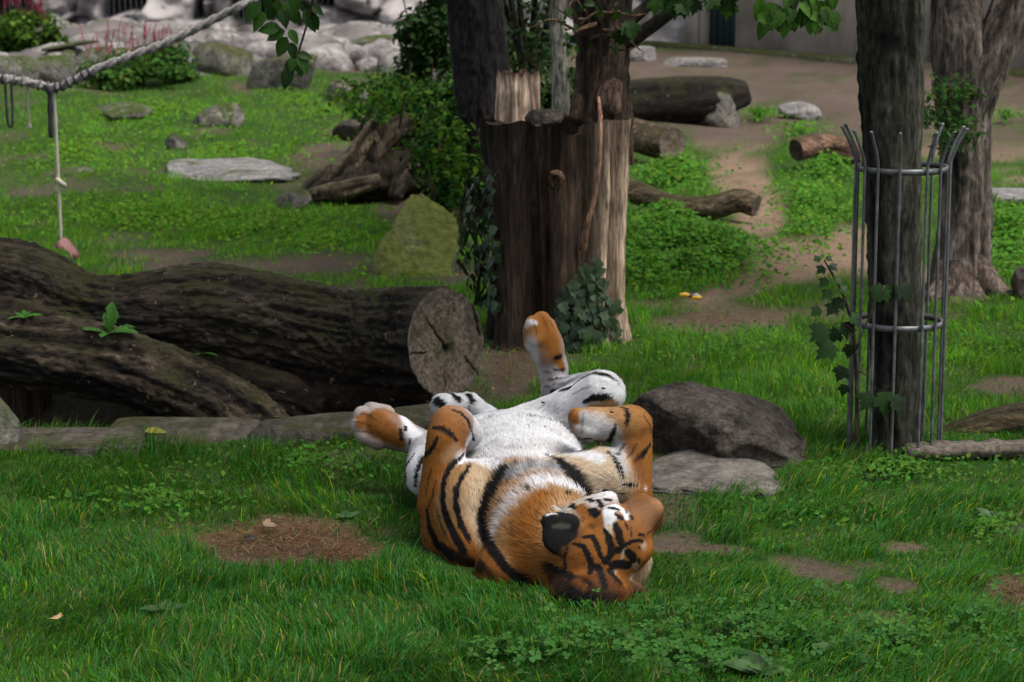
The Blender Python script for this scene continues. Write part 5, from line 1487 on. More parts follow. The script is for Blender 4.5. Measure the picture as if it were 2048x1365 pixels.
def surface_nets(prims, h):
    lo = np.min([prim_box(p, .02)[0] for p in prims], 0); hi = np.max([prim_box(p, .02)[1] for p in prims], 0)
    n = np.ceil((hi - lo) / h).astype(int) + 3
    F = np.full(n, 0.15, np.float32)
    for pr in prims:
        m = pr[2] + .02
        b0, b1 = prim_box(pr, m)
        i0 = np.maximum(np.floor((b0 - lo) / h).astype(int), 0); i1 = np.minimum(np.ceil((b1 - lo) / h).astype(int) + 1, n)
        g = np.stack(np.meshgrid(*[lo[d] + h * np.arange(i0[d], i1[d]) for d in range(3)], indexing='ij'), -1)
        d = prim_d(pr, g.reshape(-1, 3)).reshape(g.shape[:3]).astype(np.float32)
        sl = tuple(slice(i0[d_], i1[d_]) for d_ in range(3))
        a = F[sl]; k = pr[2]
        hh = np.clip(k - np.abs(a - d), 0, None) / k
        F[sl] = np.minimum(a, d) - hh * hh * hh * k / 6.0
    s = F < 0
    c = [F[i:n[0] - 1 + i, j:n[1] - 1 + j, k:n[2] - 1 + k] for i in (0, 1) for j in (0, 1) for k in (0, 1)]
    sc = [x < 0 for x in c]
    any_ = np.any(sc, 0); all_ = np.all(sc, 0)
    act = any_ & ~all_
    idx = np.argwhere(act)
    off = np.array([(i, j, k) for i in (0, 1) for j in (0, 1) for k in (0, 1)], float)
    vals = np.stack([x[act] for x in c], 1)
    acc = np.zeros((len(idx), 3)); cnt = np.zeros(len(idx))
    for e0 in range(8):
        for e1 in range(e0 + 1, 8):
            if abs(off[e0] - off[e1]).sum() != 1: continue
            v0, v1 = vals[:, e0], vals[:, e1]
            cr = (v0 < 0) != (v1 < 0)
            t = v0 / np.where(cr, v0 - v1, 1)
            pt = off[e0] + (off[e1] - off[e0]) * t[:, None]
            acc[cr] += pt[cr]; cnt[cr] += 1
    verts = lo + h * (idx + acc / cnt[:, None])
    num = np.full(act.shape, -1, np.int64); num[act] = np.arange(len(idx))
    quads = []
    for ax in range(3):
        o = [np.array(v) for v in ((1, 0, 0), (0, 1, 0), (0, 0, 1))]
        d = o[ax]; b1_, b2_ = o[(ax + 1) % 3], o[(ax + 2) % 3]
        sa = s[:n[0] - d[0], :n[1] - d[1], :n[2] - d[2]]; sb = s[d[0]:, d[1]:, d[2]:]
        e = np.argwhere(sa != sb)
        e = e[(e[:, (ax + 1) % 3] > 0) & (e[:, (ax + 2) % 3] > 0)]
        ok = np.all(e < np.array(act.shape), 1)
        e = e[ok]
        q = np.stack([num[tuple((e - w).T)] for w in (0 * d, b1_, b1_ + b2_, b2_)], 1)
        flip = ~s[tuple(e.T)]
        q[flip] = q[flip][:, ::-1]
        quads.append(q)
    q = np.concatenate(quads)
    q = q[np.all(q >= 0, 1)]
    return verts, q


def relax(v, q, it=2, lam=0.5):
    e = np.concatenate([q[:, [0, 1]], q[:, [1, 2]], q[:, [2, 3]], q[:, [3, 0]]])
    deg = np.bincount(e.ravel(), minlength=len(v))[:, None]
    for _ in range(it):
        acc = np.zeros_like(v)
        for d in range(3):
            acc[:, d] = np.bincount(e[:, 0], v[e[:, 1], d], len(v)) + np.bincount(e[:, 1], v[e[:, 0], d], len(v))
        v = v + lam * (acc / np.maximum(deg, 1) - v)
    return v


def vert_normals(v, q):
    a = np.cross(v[q[:, 2]] - v[q[:, 0]], v[q[:, 3]] - v[q[:, 1]])
    n = np.zeros_like(v)
    for k in range(4):
        for d in range(3):
            n[:, d] += np.bincount(q[:, k], a[:, d], len(v))
    return n / (np.linalg.norm(n, axis=1)[:, None] + 1e-12)


TV, TQ = surface_nets(PR, 0.0058)
TV = relax(TV, TQ, 3)
TN = vert_normals(TV, TQ)
T_BVH = BVHTree.FromPolygons([tuple(x) for x in TV], [tuple(int(i) for i in x) for x in TQ])


def on_tiger(px, py):
    d = Vector(ray(px, py)).normalized()
    hit = T_BVH.ray_cast(Vector(_C), d)[0]
    return None if hit is None else np.array(hit)


# coat markings: (colour, softness, strength, [(px, py, width), ...]); each is laid on the body as a band that follows its surface
STROKES = []


def st(col, pts, soft=0.25, a=1.0):
    STROKES.append((col, soft, a, pts))


exec(COAT) if 'COAT' in globals() else None


def densify(pts):
    out = []
    for (a, b) in zip(pts[:-1], pts[1:]):
        n = max(1, int(math.hypot(b[0] - a[0], b[1] - a[1]) / 7))
        for i in range(n):
            t = i / n
            out.append(tuple(a[j] + (b[j] - a[j]) * t for j in range(3)))
    out.append(tuple(pts[-1]))
    return out


BANDS = []
for col, soft, a, pts in STROKES:
    pts = densify(pts) if len(pts) > 1 else pts
    c3 = []
    for (x, y, w) in pts:
        h = on_tiger(x, y)
        if h is not None: c3.append((h, w * 0.5 * mpp(h[1])))
    if not c3: continue
    BANDS.append((col, soft, a, np.array([c[0] for c in c3]), np.array([c[1] for c in c3]) * (1.18 if col is BLACK else 1.0)))


def weights(p):
    D = np.stack([prim_d(pr, p) for pr in PR], 1)
    D = D - D.min(1)[:, None]
    W = np.exp(-D / 0.012)
    return W / W.sum(1)[:, None]


PCOL = np.array([pr[3] for pr in PR]); PDIR = np.array([pr[4] / np.linalg.norm(pr[4]) for pr in PR]); PLEN = np.array([pr[5] for pr in PR])


def coat(p, W, jitter=0.0):
    c = W @ PCOL
    nz = smooth_noise(p, 55.0, 1.3) * 0.5 + smooth_noise(p, 130.0, 4.1) * 0.5
    c = c * (1 + 0.10 * smooth_noise(p, 16.0, 2.2))[:, None]
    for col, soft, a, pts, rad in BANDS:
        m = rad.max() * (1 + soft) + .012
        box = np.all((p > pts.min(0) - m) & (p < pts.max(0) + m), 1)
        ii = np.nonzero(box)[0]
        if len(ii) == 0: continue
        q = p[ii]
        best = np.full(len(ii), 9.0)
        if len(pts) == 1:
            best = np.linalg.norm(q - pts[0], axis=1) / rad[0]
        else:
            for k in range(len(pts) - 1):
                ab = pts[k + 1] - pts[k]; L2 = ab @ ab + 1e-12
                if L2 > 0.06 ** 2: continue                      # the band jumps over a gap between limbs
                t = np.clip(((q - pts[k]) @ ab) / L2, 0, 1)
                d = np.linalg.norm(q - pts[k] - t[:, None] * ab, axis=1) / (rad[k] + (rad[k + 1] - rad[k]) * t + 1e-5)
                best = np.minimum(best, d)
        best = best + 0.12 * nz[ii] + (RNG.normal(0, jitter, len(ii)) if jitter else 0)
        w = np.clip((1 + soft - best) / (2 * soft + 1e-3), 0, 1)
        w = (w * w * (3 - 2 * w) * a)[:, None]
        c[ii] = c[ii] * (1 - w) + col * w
    return np.clip(c, 0, 1)


TW = weights(TV)
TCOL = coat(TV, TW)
fur_mat = attr_mat('tiger_fur', rough=0.75, spec=0.12, sheen=0.0)
tiger = empty('tiger', tuple(P(1050, 1000, 7.2) * [1, 1, 0]))
tag(tiger, 'striped orange tiger rolling on its back on the lawn with paws in the air', 'tiger')
body = mesh_np('body', TV, TQ, fur_mat, tiger, col=TCOL)


def make_fur(n, seed=3):
    rg = np.random.default_rng(seed)
    tri = np.concatenate([TQ[:, [0, 1, 2]], TQ[:, [0, 2, 3]]])
    A = TV[tri[:, 0]]; B = TV[tri[:, 1]]; C = TV[tri[:, 2]]
    area = np.linalg.norm(np.cross(B - A, C - A), axis=1)
    cen = (A + B + C) / 3
    nrm = np.cross(B - A, C - A); nrm /= np.linalg.norm(nrm, axis=1)[:, None] + 1e-12
    vis = ((_C - cen) / np.linalg.norm(_C - cen, axis=1)[:, None] * nrm).sum(1)
    dens = area * np.where(cen[:, 2] < -0.01, 0.0, np.where(vis > -0.3, 1.0, 0.35))
    fi = rg.choice(len(tri), n, p=dens / dens.sum())
    u, v = rg.random(n), rg.random(n)
    fl = u + v > 1; u[fl] = 1 - u[fl]; v[fl] = 1 - v[fl]
    p = A[fi] + u[:, None] * (B - A)[fi] + v[:, None] * (C - A)[fi]
    tn = TN[tri[fi]]
    nn = tn[:, 0] * (1 - u - v)[:, None] + tn[:, 1] * u[:, None] + tn[:, 2] * v[:, None]
    nn /= np.linalg.norm(nn, axis=1)[:, None] + 1e-12
    W = weights(p)
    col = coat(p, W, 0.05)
    L = (W @ PLEN) * rg.uniform(0.55, 1.1, n)
    d = W @ PDIR
    cl = np.stack([smooth_noise(p, 38.0, s) for s in (0.3, 5.1, 9.7)], 1)
    d = d + 0.26 * cl + rg.normal(0, 0.16, (n, 3))
    d = d - nn * (d * nn).sum(1)[:, None]
    d /= np.linalg.norm(d, axis=1)[:, None] + 1e-9
    lift = np.clip(0.15 + np.clip(L - .02, 0, .03) * 5 + 0.15 * smooth_noise(p, 60.0, 2.7) + rg.normal(0, .07, n), 0.04, 0.6)[:, None]
    d1 = d * np.cos(lift) + nn * np.sin(lift * 1.5)
    d2 = d * np.cos(lift * .5) + nn * np.sin(lift * .4) + np.array([0, 0, -.10])
    mid = p + d1 * (L * .5)[:, None]
    tip = mid + d2 * (L * .5)[:, None]
    side = np.cross(d1, (_C - p) * 0.4 + nn * 3 + rg.normal(0, .6, (n, 3)))
    side /= np.linalg.norm(side, axis=1)[:, None] + 1e-9
    w = np.clip(0.00055 + 0.035 * L, 0.0007, 0.0015)[:, None] * rg.uniform(.7, 1.2, n)[:, None]
    V = np.stack([p - side * w - nn * .001, p + side * w - nn * .001, mid - side * w * .7, mid + side * w * .7, tip], 1).reshape(-1, 3)
    b = np.arange(n) * 5
    quad = np.stack([b, b + 1, b + 3, b + 2], 1); t3 = np.stack([b + 2, b + 3, b + 4], 1)
    shade = (rg.uniform(0.82, 1.14, n) * (1 + .10 * smooth_noise(p, 95.0, 7.7)))[:, None]
    col = np.clip(col * shade + rg.normal(0, .004, (n, 1)), 0.003, .9)
    nr = nn + 0.10 * rg.normal(0, 1, (n, 3)) + 0.10 * d
    nr /= np.linalg.norm(nr, axis=1)[:, None]
    return mesh_np('fur', V, [quad, t3], fur_mat, body, col=np.repeat(col, 5, 0), normals=np.repeat(nr, 5, 0))


# whiskers and the flies that sit on the belly
def hairlines(name, lines, r, mat, parent, col):
    V = []; T = []
    for pts in lines:
        c = catmull(pts, 9); k0 = len(V); nseg = len(c)
        for i, q in enumerate(c):
            w = r * (1.15 - i / (nseg - 1))
            V += [q + [w, 0, 0], q + [-w * .5, w * .87, 0], q + [-w * .5, -w * .87, w * .3]]
        for i in range(nseg - 1):
            for j in range(3):
                a = k0 + i * 3 + j; b_ = k0 + i * 3 + (j + 1) % 3
                T.append((a, b_, b_ + 3, a + 3))
    return mesh_np(name, V, [T], mat, parent, col=np.tile(col, (len(V), 1)))


_wl = []
for (x0, y0, x1, y1) in ((1270, 215, 900, 62), (1262, 222, 860, 58), (1275, 225, 1000, 45), (1290, 212, 1085, 28), (1295, 215, 1160, 50), (1300, 212, 1195, 62), (1290, 230, 930, 246), (1310, 215, 1262, 35), (1330, 212, 1300, 30), (1350, 212, 1335, 92), (1385, 215, 1392, 68), (1410, 222, 1428, 98), (1440, 230, 1455, 142), (1280, 240, 950, 218), (1268, 232, 1010, 110)):
    a = on_tiger(940 + x0 / 4.267, 920 + (y0 + 25) / 4.267)
    if a is None: a = P(940 + x0 / 4.267, 920 + y0 / 4.267, 6.62)
    e = P(940 + x1 / 4.267, 920 + y1 / 4.267, a[1] - .03)
    _wl.append([a, (a + e) / 2 + [0, -.005, .010], e])
tag(hairlines('whiskers', _wl, .0010, fur_mat, body, (.72, .72, .72)), kind='stuff')
M_FLY, nt, b = new_mat('fly_body'); b.inputs['Base Color'].default_value = (.012, .011, .012, 1); b.inputs['Roughness'].default_value = .35
for (x, y, lab) in ((1207, 783, 'small black fly sitting on the white inner thigh'), (1086, 811, 'small black fly on the fur beside the groin'), (1224, 831, 'small black fly on the folded right paw')):
    q = on_tiger(x, y)
    if q is None: continue
    q = q + np.array([0, -.010, .012])
    fl = empty('fly', tuple(q)); tag(fl, lab, 'fly', 'flies on the tiger')
    v, qd, t3, *_ = tube([q + [-.007, 0, -.001], q + [-.002, 0, 0], q + [.003, 0, .0005], q + [.007, 0, 0]], [.0015, .0032, .0028, .0018], 8, 10)
    mesh_np('fly_body', v, [qd, t3], M_FLY, fl)
    for s in (-1, 1): mesh_np('wing', [q + [.002, s * .001, .003], q + [-.004, s * .004, .004], q + [-.010, s * .005, .003], q + [-.006, s * .0015, .0035]], [[(0, 1, 2, 3)]], M_FLY, fl)

fur = make_fur(FUR_N if 'FUR_N' in globals() else 230000)
tag(fur, kind='stuff')
# ------------------------------------------------------------------ ivy on the stump
def stump_surface(px, py, off=.03):
    Yc = sy - .32
    for _ in range(3):
        p = P(px, py, Yc); dx = np.clip((p[0] - sx) / .34, -1, 1)
        Yc = sy - .33 * math.sqrt(max(0, 1 - dx * dx)) - off
    p = P(px, py, Yc)
    return p, np.array([p[0] - sx, Yc - sy, .1])


def ivy(label, polys, n, seed, s0, s1):
    rg = np.random.default_rng(seed)
    root = empty('ivy', tuple(stump_surface(polys[0][0], polys[-1][1])[0] * [1, 1, 0])); tag(root, label, 'ivy', 'ivy on the stump')
    for k in range(5):
        i0 = rg.integers(0, len(polys)); x, y, w = polys[i0]
        pts = [stump_surface(polys[j][0] + rg.uniform(-.6, .6) * polys[j][2], polys[j][1], .01)[0] for j in range(len(polys))][::-1]
        limb('stem', pts, [.008] + [.005] * (len(pts) - 2) + [.002], root, (.03, .022, .015), (.09, .07, .05), seed + k, M_BARK, 6, 30, .001)
    ys_ = np.array([p[1] for p in polys]); xs2 = np.array([p[0] for p in polys]); ws = np.array([p[2] for p in polys])
    k = 0
    while k < n:
        y = rg.uniform(ys_[0], ys_[-1]); xc = np.interp(y, ys_, xs2); w = np.interp(y, ys_, ws)
        if rg.random() > w / ws.max(): continue
        x = xc + rg.uniform(-1, 1) * w
        p, nn = stump_surface(x, y, rg.uniform(.015, .085))
        al = np.array([rg.uniform(-.7, .7), -.25, -1]); nn = nn / np.linalg.norm(nn) + [rg.uniform(-.35, .35), 0, rg.uniform(.1, .9)]
        leaf(ME_IVY, root, p, al, nn, rg.uniform(s0, s1)); k += 1


ivy('ivy clump with glossy leaves on the right foot of the stump, behind the raised paw', [(1190, 515, 14), (1178, 560, 34), (1180, 610, 66), (1190, 660, 72), (1200, 700, 60), (1205, 742, 44)], 190, 51, .030, .066)
ivy('dark ivy draping the shaded left side of the stump', [(985, 330, 14), (965, 380, 28), (958, 440, 38), (955, 500, 40), (958, 560, 42), (965, 610, 30)], 190, 52, .032, .07)

# ------------------------------------------------------------------ shrubs and flowering bushes
def bush(name, label, parts, n, size, base, seed, cat='shrub', group=None, stems=True, spikes=None, var=.6):
    rg = np.random.default_rng(seed)
    root = empty(name, tuple(parts[0][0] * [1, 1, 0] + [0, 0, float(ground_h(parts[0][0][0], parts[0][0][1]))])); tag(root, label, cat, group)
    P_, N_ = [], []
    tot = sum(w for _, _, w in parts)
    for c, r, w in parts:
        p, nn = clump_points(int(n * w / tot), rg, c, r, 16); P_.append(p); N_.append(nn)
    p = np.concatenate(P_); nn = np.concatenate(N_)
    gz = ground_h(p[:, 0], p[:, 1]); k = p[:, 2] > gz + .01; p, nn = p[k], nn[k]
    fl = leaf_cloud('foliage', p, nn, size, green(len(p), rg, base, var), M_FOL, root, .62, seed, kind='stuff')
    if stems:
        for c, r, w in parts:
            for j in range(3):
                e = np.asarray(c) + rg.normal(0, .4, 3) * np.asarray(r); b0 = np.array([c[0] + rg.normal(0, .2) * r[0], c[1], float(ground_h(c[0], c[1])) - .03])
                limb('stem', [b0, (b0 + e) / 2 + rg.normal(0, .05, 3), e], [.014, .010, .004], root, (.02, .015, .01), (.06, .045, .03), seed + j, M_BARK, 6, 10, .001)
    return root


def GP(px, py, up=0.0, Yoff=0.0):
    g = G(px, py); return np.array([g[0], g[1] + Yoff, g[2] + up])


bush('shrub', 'dark green shrub with arching twigs between the mossy boulder and the leaning trunk', [(P(830, 230, 16.5), (.50, .45, .36), 3), (P(900, 250, 15), (.30, .3, .5), 2), (P(880, 320, 14.2), (.32, .3, .35), 2), (P(770, 190, 18), (.5, .5, .3), 2), (P(905, 360, 13.4), (.25, .25, .28), 1.4)], 4200, .052, (.018, .066, .007), 61, var=.85)
bush('shrub', 'loose yellow-green sprays in front of the dark shrub and the driftwood', [(P(800, 190, 16), (.55, .4, .22), 2), (P(880, 280, 14), (.3, .25, .35), 2), (P(720, 200, 17), (.4, .4, .12), 1), (P(910, 320, 13.2), (.22, .2, .3), 1)], 800, .055, (.055, .120, .010), 66, var=.6)
bush('shrub', 'bushy clump in front of the pale rocks just left of the leaning trunk', [(P(865, 40, 17), (.35, .35, .45), 2), (P(850, 110, 17), (.3, .3, .25), 1)], 1800, .07, (.026, .060, .014), 62)
bush('shrub', 'low leafy clump at the foot of the thin saplings behind the stump', [(P(1060, 110, 15.6), (.3, .3, .22), 2), (P(1085, 190, 15.3), (.35, .3, .3), 2)], 1500, .06, (.030, .072, .014), 63)
fb1 = bush('flowering_bush', 'leafy bush with pink-red flower spikes at the far left edge', [(GP(20, 122, .35), (.8, .5, .34), 3), (GP(70, 120, .28), (.45, .4, .28), 2), (GP(-60, 122, .35), (.6, .5, .35), 2)], 3200, .095, (.065, .135, .018), 64, cat='bush')
fb2 = bush('flowering_bush', 'sprawling bush with pink-red flower spikes under the rope', [(GP(300, 178, .22), (.55, .5, .28), 3), (GP(220, 180, .14), (.5, .4, .2), 2), (GP(340, 165, .26), (.4, .4, .3), 2), (GP(265, 150, .12), (.5, .4, .2), 2)], 3600, .075, (.045, .110, .018), 65, cat='bush')
M_SPIKE = attr_mat('flower_spike', .7, .2)


def spikes(parent, spots, seed):
    rg = np.random.default_rng(seed)
    V = []; T = []; C = []
    for (x, y, h, g) in spots:
        p = np.array(g); k0 = len(V); top = p + [rg.normal(0, .05), 0, h]
        for s in range(26):
            u = .45 + .55 * s / 25; c = p + (top - p) * u; r = .022 * (1.1 - u * .7)
            d = rg.normal(0, 1, 3); d /= np.linalg.norm(d); e = np.cross(d, [0, 0, 1.0])
            k = len(V); V += [c + d * r, c - d * r * .3 + e * r, c - d * r * .3 - e * r + [0, 0, r]]
            T.append((k, k + 1, k + 2)); cc = np.array([.34, .05, .085]) * rg.uniform(.6, 1.3); C += [cc] * 3
        k = len(V); V += [p - [.004, 0, 0], p + [.004, 0, 0], top]; T.append((k, k + 1, k + 2)); C += [np.array([.08, .07, .03])] * 3
    o = mesh_np('flower_spikes', V, [T], M_SPIKE, parent, smooth=False, col=np.array(C)); tag(o, kind='stuff')


rg = np.random.default_rng(12)
spikes(fb1, [(0, 0, rg.uniform(.18, .34), GP(rg.uniform(-60, 95), 120, rg.uniform(.42, .62))) for _ in range(46)], 1)
spikes(fb2, [(0, 0, rg.uniform(.15, .32), GP(rg.uniform(170, 350), rg.uniform(150, 172), rg.uniform(.15, .42))) for _ in range(60)], 2)

# shoots sprouting from the forked tree's trunk
rg = np.random.default_rng(44)
pp = []
for (x, y, s) in ((1900, 175, 26), (1880, 215, 22), (1925, 190, 24), (1900, 280, 18), (1915, 250, 22), (1870, 240, 16), (1930, 265, 18)):
    for _ in range(60): pp.append(P(rg.normal(x, s), rg.normal(y, s * .7), BTY - .2 + rg.normal(0, .06)))
pp = np.array(pp); nn = rg.normal(0, .5, (len(pp), 3)) + [0, -.6, .7]; nn /= np.linalg.norm(nn, axis=1)[:, None]
leaf_cloud('shoots', pp, nn, .045, green(len(pp), rg, (.045, .11, .022)), M_FOL, big_tree, .5, 3, kind='stuff')


# ------------------------------------------------------------------ small plants one can count
def rosette(name, label, pos, n, size, me, cat, seed, up=.6, group=None, flat=False):
    rg = np.random.default_rng(seed)
    root = empty(name, tuple(pos)); tag(root, label, cat, group)
    for k in range(n):
        a = 2 * math.pi * (k + rg.uniform(-.3, .3)) / n
        al = np.array([math.cos(a), math.sin(a) * .8, up * rg.uniform(.5, 1.4)])
        leaf(me, root, np.asarray(pos) + [math.cos(a) * .006, math.sin(a) * .006, .002], al, np.array([-math.cos(a) * .4, -math.sin(a) * .4 - .3, 1]), size * rg.uniform(.7, 1.25))
    return root


def log_top(px, py):
    """first piece of the big log in direction px, py"""
    d = Vector(ray(px, py)).normalized()
    best = None
    for o in big_log.children:
        bv = BVHTree.FromPolygons([v.co for v in o.data.vertices], [p.vertices for p in o.data.polygons])
        h = bv.ray_cast(Vector(_C), d)
        if h[0] is not None and (best is None or h[3] < best[1]): best = (h[0], h[3])
    return np.array(best[0]) if best else P(px, py, 9.1)


rosette('dandelion', 'small dandelion rosette growing on top of the log at the left', log_top(52, 636), 9, .075, ME_LANCE, 'plant', 1, .45)
d2 = rosette('dandelion', 'taller toothed dandelion growing in the fork of the log', log_top(215, 668), 8, .10, ME_DAND, 'plant', 2, .45)
for (ax, az, s) in ((.1, 1, .12), (-.2, 1, .08), (.35, 1, .09)): leaf(ME_DAND, d2, log_top(218, 665), np.array([ax, -.1, az]), np.array([0, -1, .2]), s)
rosette('seedling', 'tiny seedling on the shaded side of the log', log_top(405, 708), 4, .055, ME_LANCE, 'plant', 3, .3)
for k, (x, y, n, s, lab) in enumerate(((440, 1318, 4, .085, 'broad plantain leaves in the lawn at the bottom left'), (330, 1228, 4, .075, 'plantain in the grass below the bare reddish patch'), (1690, 1318, 5, .10, 'ribbed plantain standing at the bottom right among clover'), (1520, 1352, 6, .13, 'big leafy plantain cut by the bottom edge'), (1395, 1345, 5, .12, 'plantain at the bottom edge nearest the tiger'),
                                       (1755, 1262, 3, .10, 'pale upright plantain leaves at the lower right above the clover'), (1662, 968, 3, .075, 'round pale leaves in the long grass below the dark rock'), (1752, 962, 3, .085, 'upright pale leaf in front of the tree cage'), (1985, 1040, 5, .09, 'dock plant with dull leaves at the right edge'), (1560, 775, 3, .06, 'pair of pale leaves on the lawn above the dark rock'), (690, 1040, 4, .06, 'small plantain at the right end of the bare reddish patch'))):
    g = G(x, y); rosette('plantain', lab, (g[0], g[1], g[2] + .004), n, s * .72, ME_PLANT, 'plantain', 100 + k, .55)

def flat_leaf(me, x, y, s, label, rot, dz=.012, cat='leaf', pos=None):
    g = G(x, y) if pos is None else np.asarray(pos)
    o = leaf(me, None, g + [0, 0, dz], np.array([math.cos(rot), math.sin(rot), .05]), np.array([.1, -.25, 1]), s, 'fallen_leaf')
    return tag(o, label, cat)


flat_leaf(ME_DRY, 528, 1060, .05, 'pale dry leaf lying on the bare reddish patch', .4, .015)
flat_leaf(ME_DRY, 118, 1272, .04, 'curled pinkish dry leaf in the grass at the lower left', 2.4, .05)
sc_d = bpy.context.evaluated_depsgraph_get()


def first_hit(px, py):
    d = Vector(ray(px, py)).normalized()
    ok, loc, *_ = SC.ray_cast(sc_d, Vector(_C), d)
    return np.array(loc) if ok else G(px, py)


sc_d.update()
flat_leaf(ME_YEL, 290, 866, .085, 'yellow-green leaf lying on the edging stone at the left', .1, .006, pos=first_hit(290, 866))
flat_leaf(ME_YEL, 548, 833, .045, 'small yellow leaf with a stalk on the edging stone under the log', .5, .006, pos=first_hit(545, 836))
flat_leaf(ME_YEL, 985, 787, .02, 'tiny yellow leaf on the soil right of the sawn log end', 1.0, .02)
R_('pine_cone', 487, 512, 1068, 1085, M_DARK, 'small dark cone lying on the bare reddish patch', seed=401, depth=.012, cat='cone', sink=.1, z0=0); EXCL.pop()
# little yellow toy in the grass by the path
g = G(1380, 606); toy = empty('yellow_toy', tuple(g)); tag(toy, 'small yellow toy with a dark band lying in the grass by the path', 'toy')
M_YTOY, nt, b = new_mat('yellow_plastic'); b.inputs['Base Color'].default_value = (.62, .33, .02, 1); b.inputs['Roughness'].default_value = .5
M_DTOY, nt, b = new_mat('dark_band'); b.inputs['Base Color'].default_value = (.03, .03, .04, 1)
M_BTOY, nt, b = new_mat('pale_blue_plastic'); b.inputs['Base Color'].default_value = (.35, .42, .55, 1)
for nm, x0, x1, y, r, mt in (('end_piece', -.055, -.006, .040, .013, M_YTOY), ('end_piece', .004, .058, .026, .014, M_YTOY), ('band', -.014, .014, .034, .012, M_DTOY), ('cap', .018, .046, .040, .008, M_BTOY)):
    v, q, t3, *_ = tube([g + [x0, 0, y], g + [(x0 + x1) / 2, 0, y + .004], g + [x1, 0, y]], [r * .7, r, r * .75], 16, 10, .002, 60, 1)
    mesh_np(nm, v, [q, t3], mt, toy)
# ------------------------------------------------------------------ grass and ground cover
def ground_samples(n, rg, y0, y1, x0=-260, x1=2310):
    px = rg.uniform(x0, x1, n); py = rg.uniform(y0, y1, n)
    d = _F[None] + _R[None] * ((px - 1024) / FPX)[:, None] - _U[None] * ((py - 682.5) / FPX)[:, None]
    t = CAM_H / -d[:, 2]
    for _ in range(8):
        p = _C + d * t[:, None]
        t = (CAM_H - ground_h(p[:, 0], p[:, 1])) / -d[:, 2]
    p = _C + d * t[:, None]
    p[:, 2] = ground_h(p[:, 0], p[:, 1])
    return p, px, py


def free_of_things(p, keep_tiger=False):
    ok = np.ones(len(p), bool)
    for (x, y, rx, ry, r) in EXCL:
        dx, dy = p[:, 0] - x, p[:, 1] - y
        c, s = math.cos(r), math.sin(r)
        ok &= ((dx * c + dy * s) / rx) ** 2 + ((-dx * s + dy * c) / ry) ** 2 > 1
    if 'PR' in globals():
        ii = np.nonzero((p[:, 1] > 6.1) & (p[:, 1] < 8.4) & (np.abs(p[:, 0]) < .9))[0]
        q = p[ii] + [0, 0, .03]
        d = np.min([prim_d(pr, q) for pr in PR], 0)
        ok[ii[d < .012]] = False
    return ok


def blades(name, p, length, width, lean, ldir, cols, segs, mat, seed):
    rg = np.random.default_rng(seed); n = len(p)
    up = np.array([0, 0, 1.0])
    side = np.stack([-np.sin(ldir + rg.normal(0, .9, n)), np.cos(ldir + rg.normal(0, .9, n)), np.zeros(n)], 1)
    tocam = _C - p; tocam[:, 2] = 0; tocam /= np.linalg.norm(tocam, axis=1)[:, None]
    f = np.stack([np.cos(ldir), np.sin(ldir), np.zeros(n)], 1)
    V = []
    for k in range(segs + 1):
        t = k / segs
        ang = lean * t
        # circular arc of the given total bend
        h = np.where(lean > .05, np.sin(ang) / np.maximum(lean, .05), t); x = np.where(lean > .05, (1 - np.cos(ang)) / np.maximum(lean, .05), 0)
        c = p + up * (h * length)[:, None] + f * (x * length)[:, None]
        w = (width * (1 - t ** 1.6) * (.75 + .5 * t))[:, None]
        if k < segs: V += [c - side * w, c + side * w]
        else: V.append(c)
    V = np.stack(V, 1); m = V.shape[1]
    b = np.arange(n)[:, None] * m
    quads = np.concatenate([b + [2 * k, 2 * k + 1, 2 * k + 3, 2 * k + 2] for k in range(segs - 1)], 0) if segs > 1 else np.zeros((0, 4), int)
    tri = b + [2 * segs - 2, 2 * segs - 1, 2 * segs]
    return mesh_np(name, V.reshape(-1, 3), [quads, tri], mat, col=np.repeat(cols, m, 0))


M_GRASS = attr_mat('grass_blade', .6, .08, trans=.38)


def grass_cols(n, rg, p, dry=.05):
    patch = .5 * fbm(p * [1, 1, 0], 1.1, 3, 41) + .5 * fbm(p * [1, 1, 0], .35, 2, 44)
    a = np.array([.028, .112, .005]); b = np.array([.115, .285, .012]); bl = np.array([.036, .150, .036]); ye = np.array([.26, .32, .012]); st_ = np.array([.26, .20, .10])
    t = np.clip((patch - .5) * 2.2 + .10 + .75 * np.clip((p[:, 1] - 8) / 4, 0, 1) + rg.normal(0, .22, n), 0, 1)[:, None]
    c = a * (1 - t) + b * t
    u = rg.random(n)
    c = np.where((u < .22 + .16 * np.clip((8.4 - p[:, 1]) / 1.5, 0, 1))[:, None], bl * rg.uniform(.7, 1.3, (n, 1)), c)
    c = np.where(((u > .22) & (u < .27))[:, None], ye * rg.uniform(.45, 1.0, (n, 1)), c)
    c = np.where((u > 1 - dry)[:, None], st_ * rg.uniform(.5, 1.2, (n, 1)), c)
    near = (.95 + .20 * np.clip((p[:, 1] - 7.8) / 3.5, 0, 1))[:, None]          # front lawn darkened: canopy shade put into the blade colour
    return c * rg.uniform(.7, 1.3, (n, 1)) * near


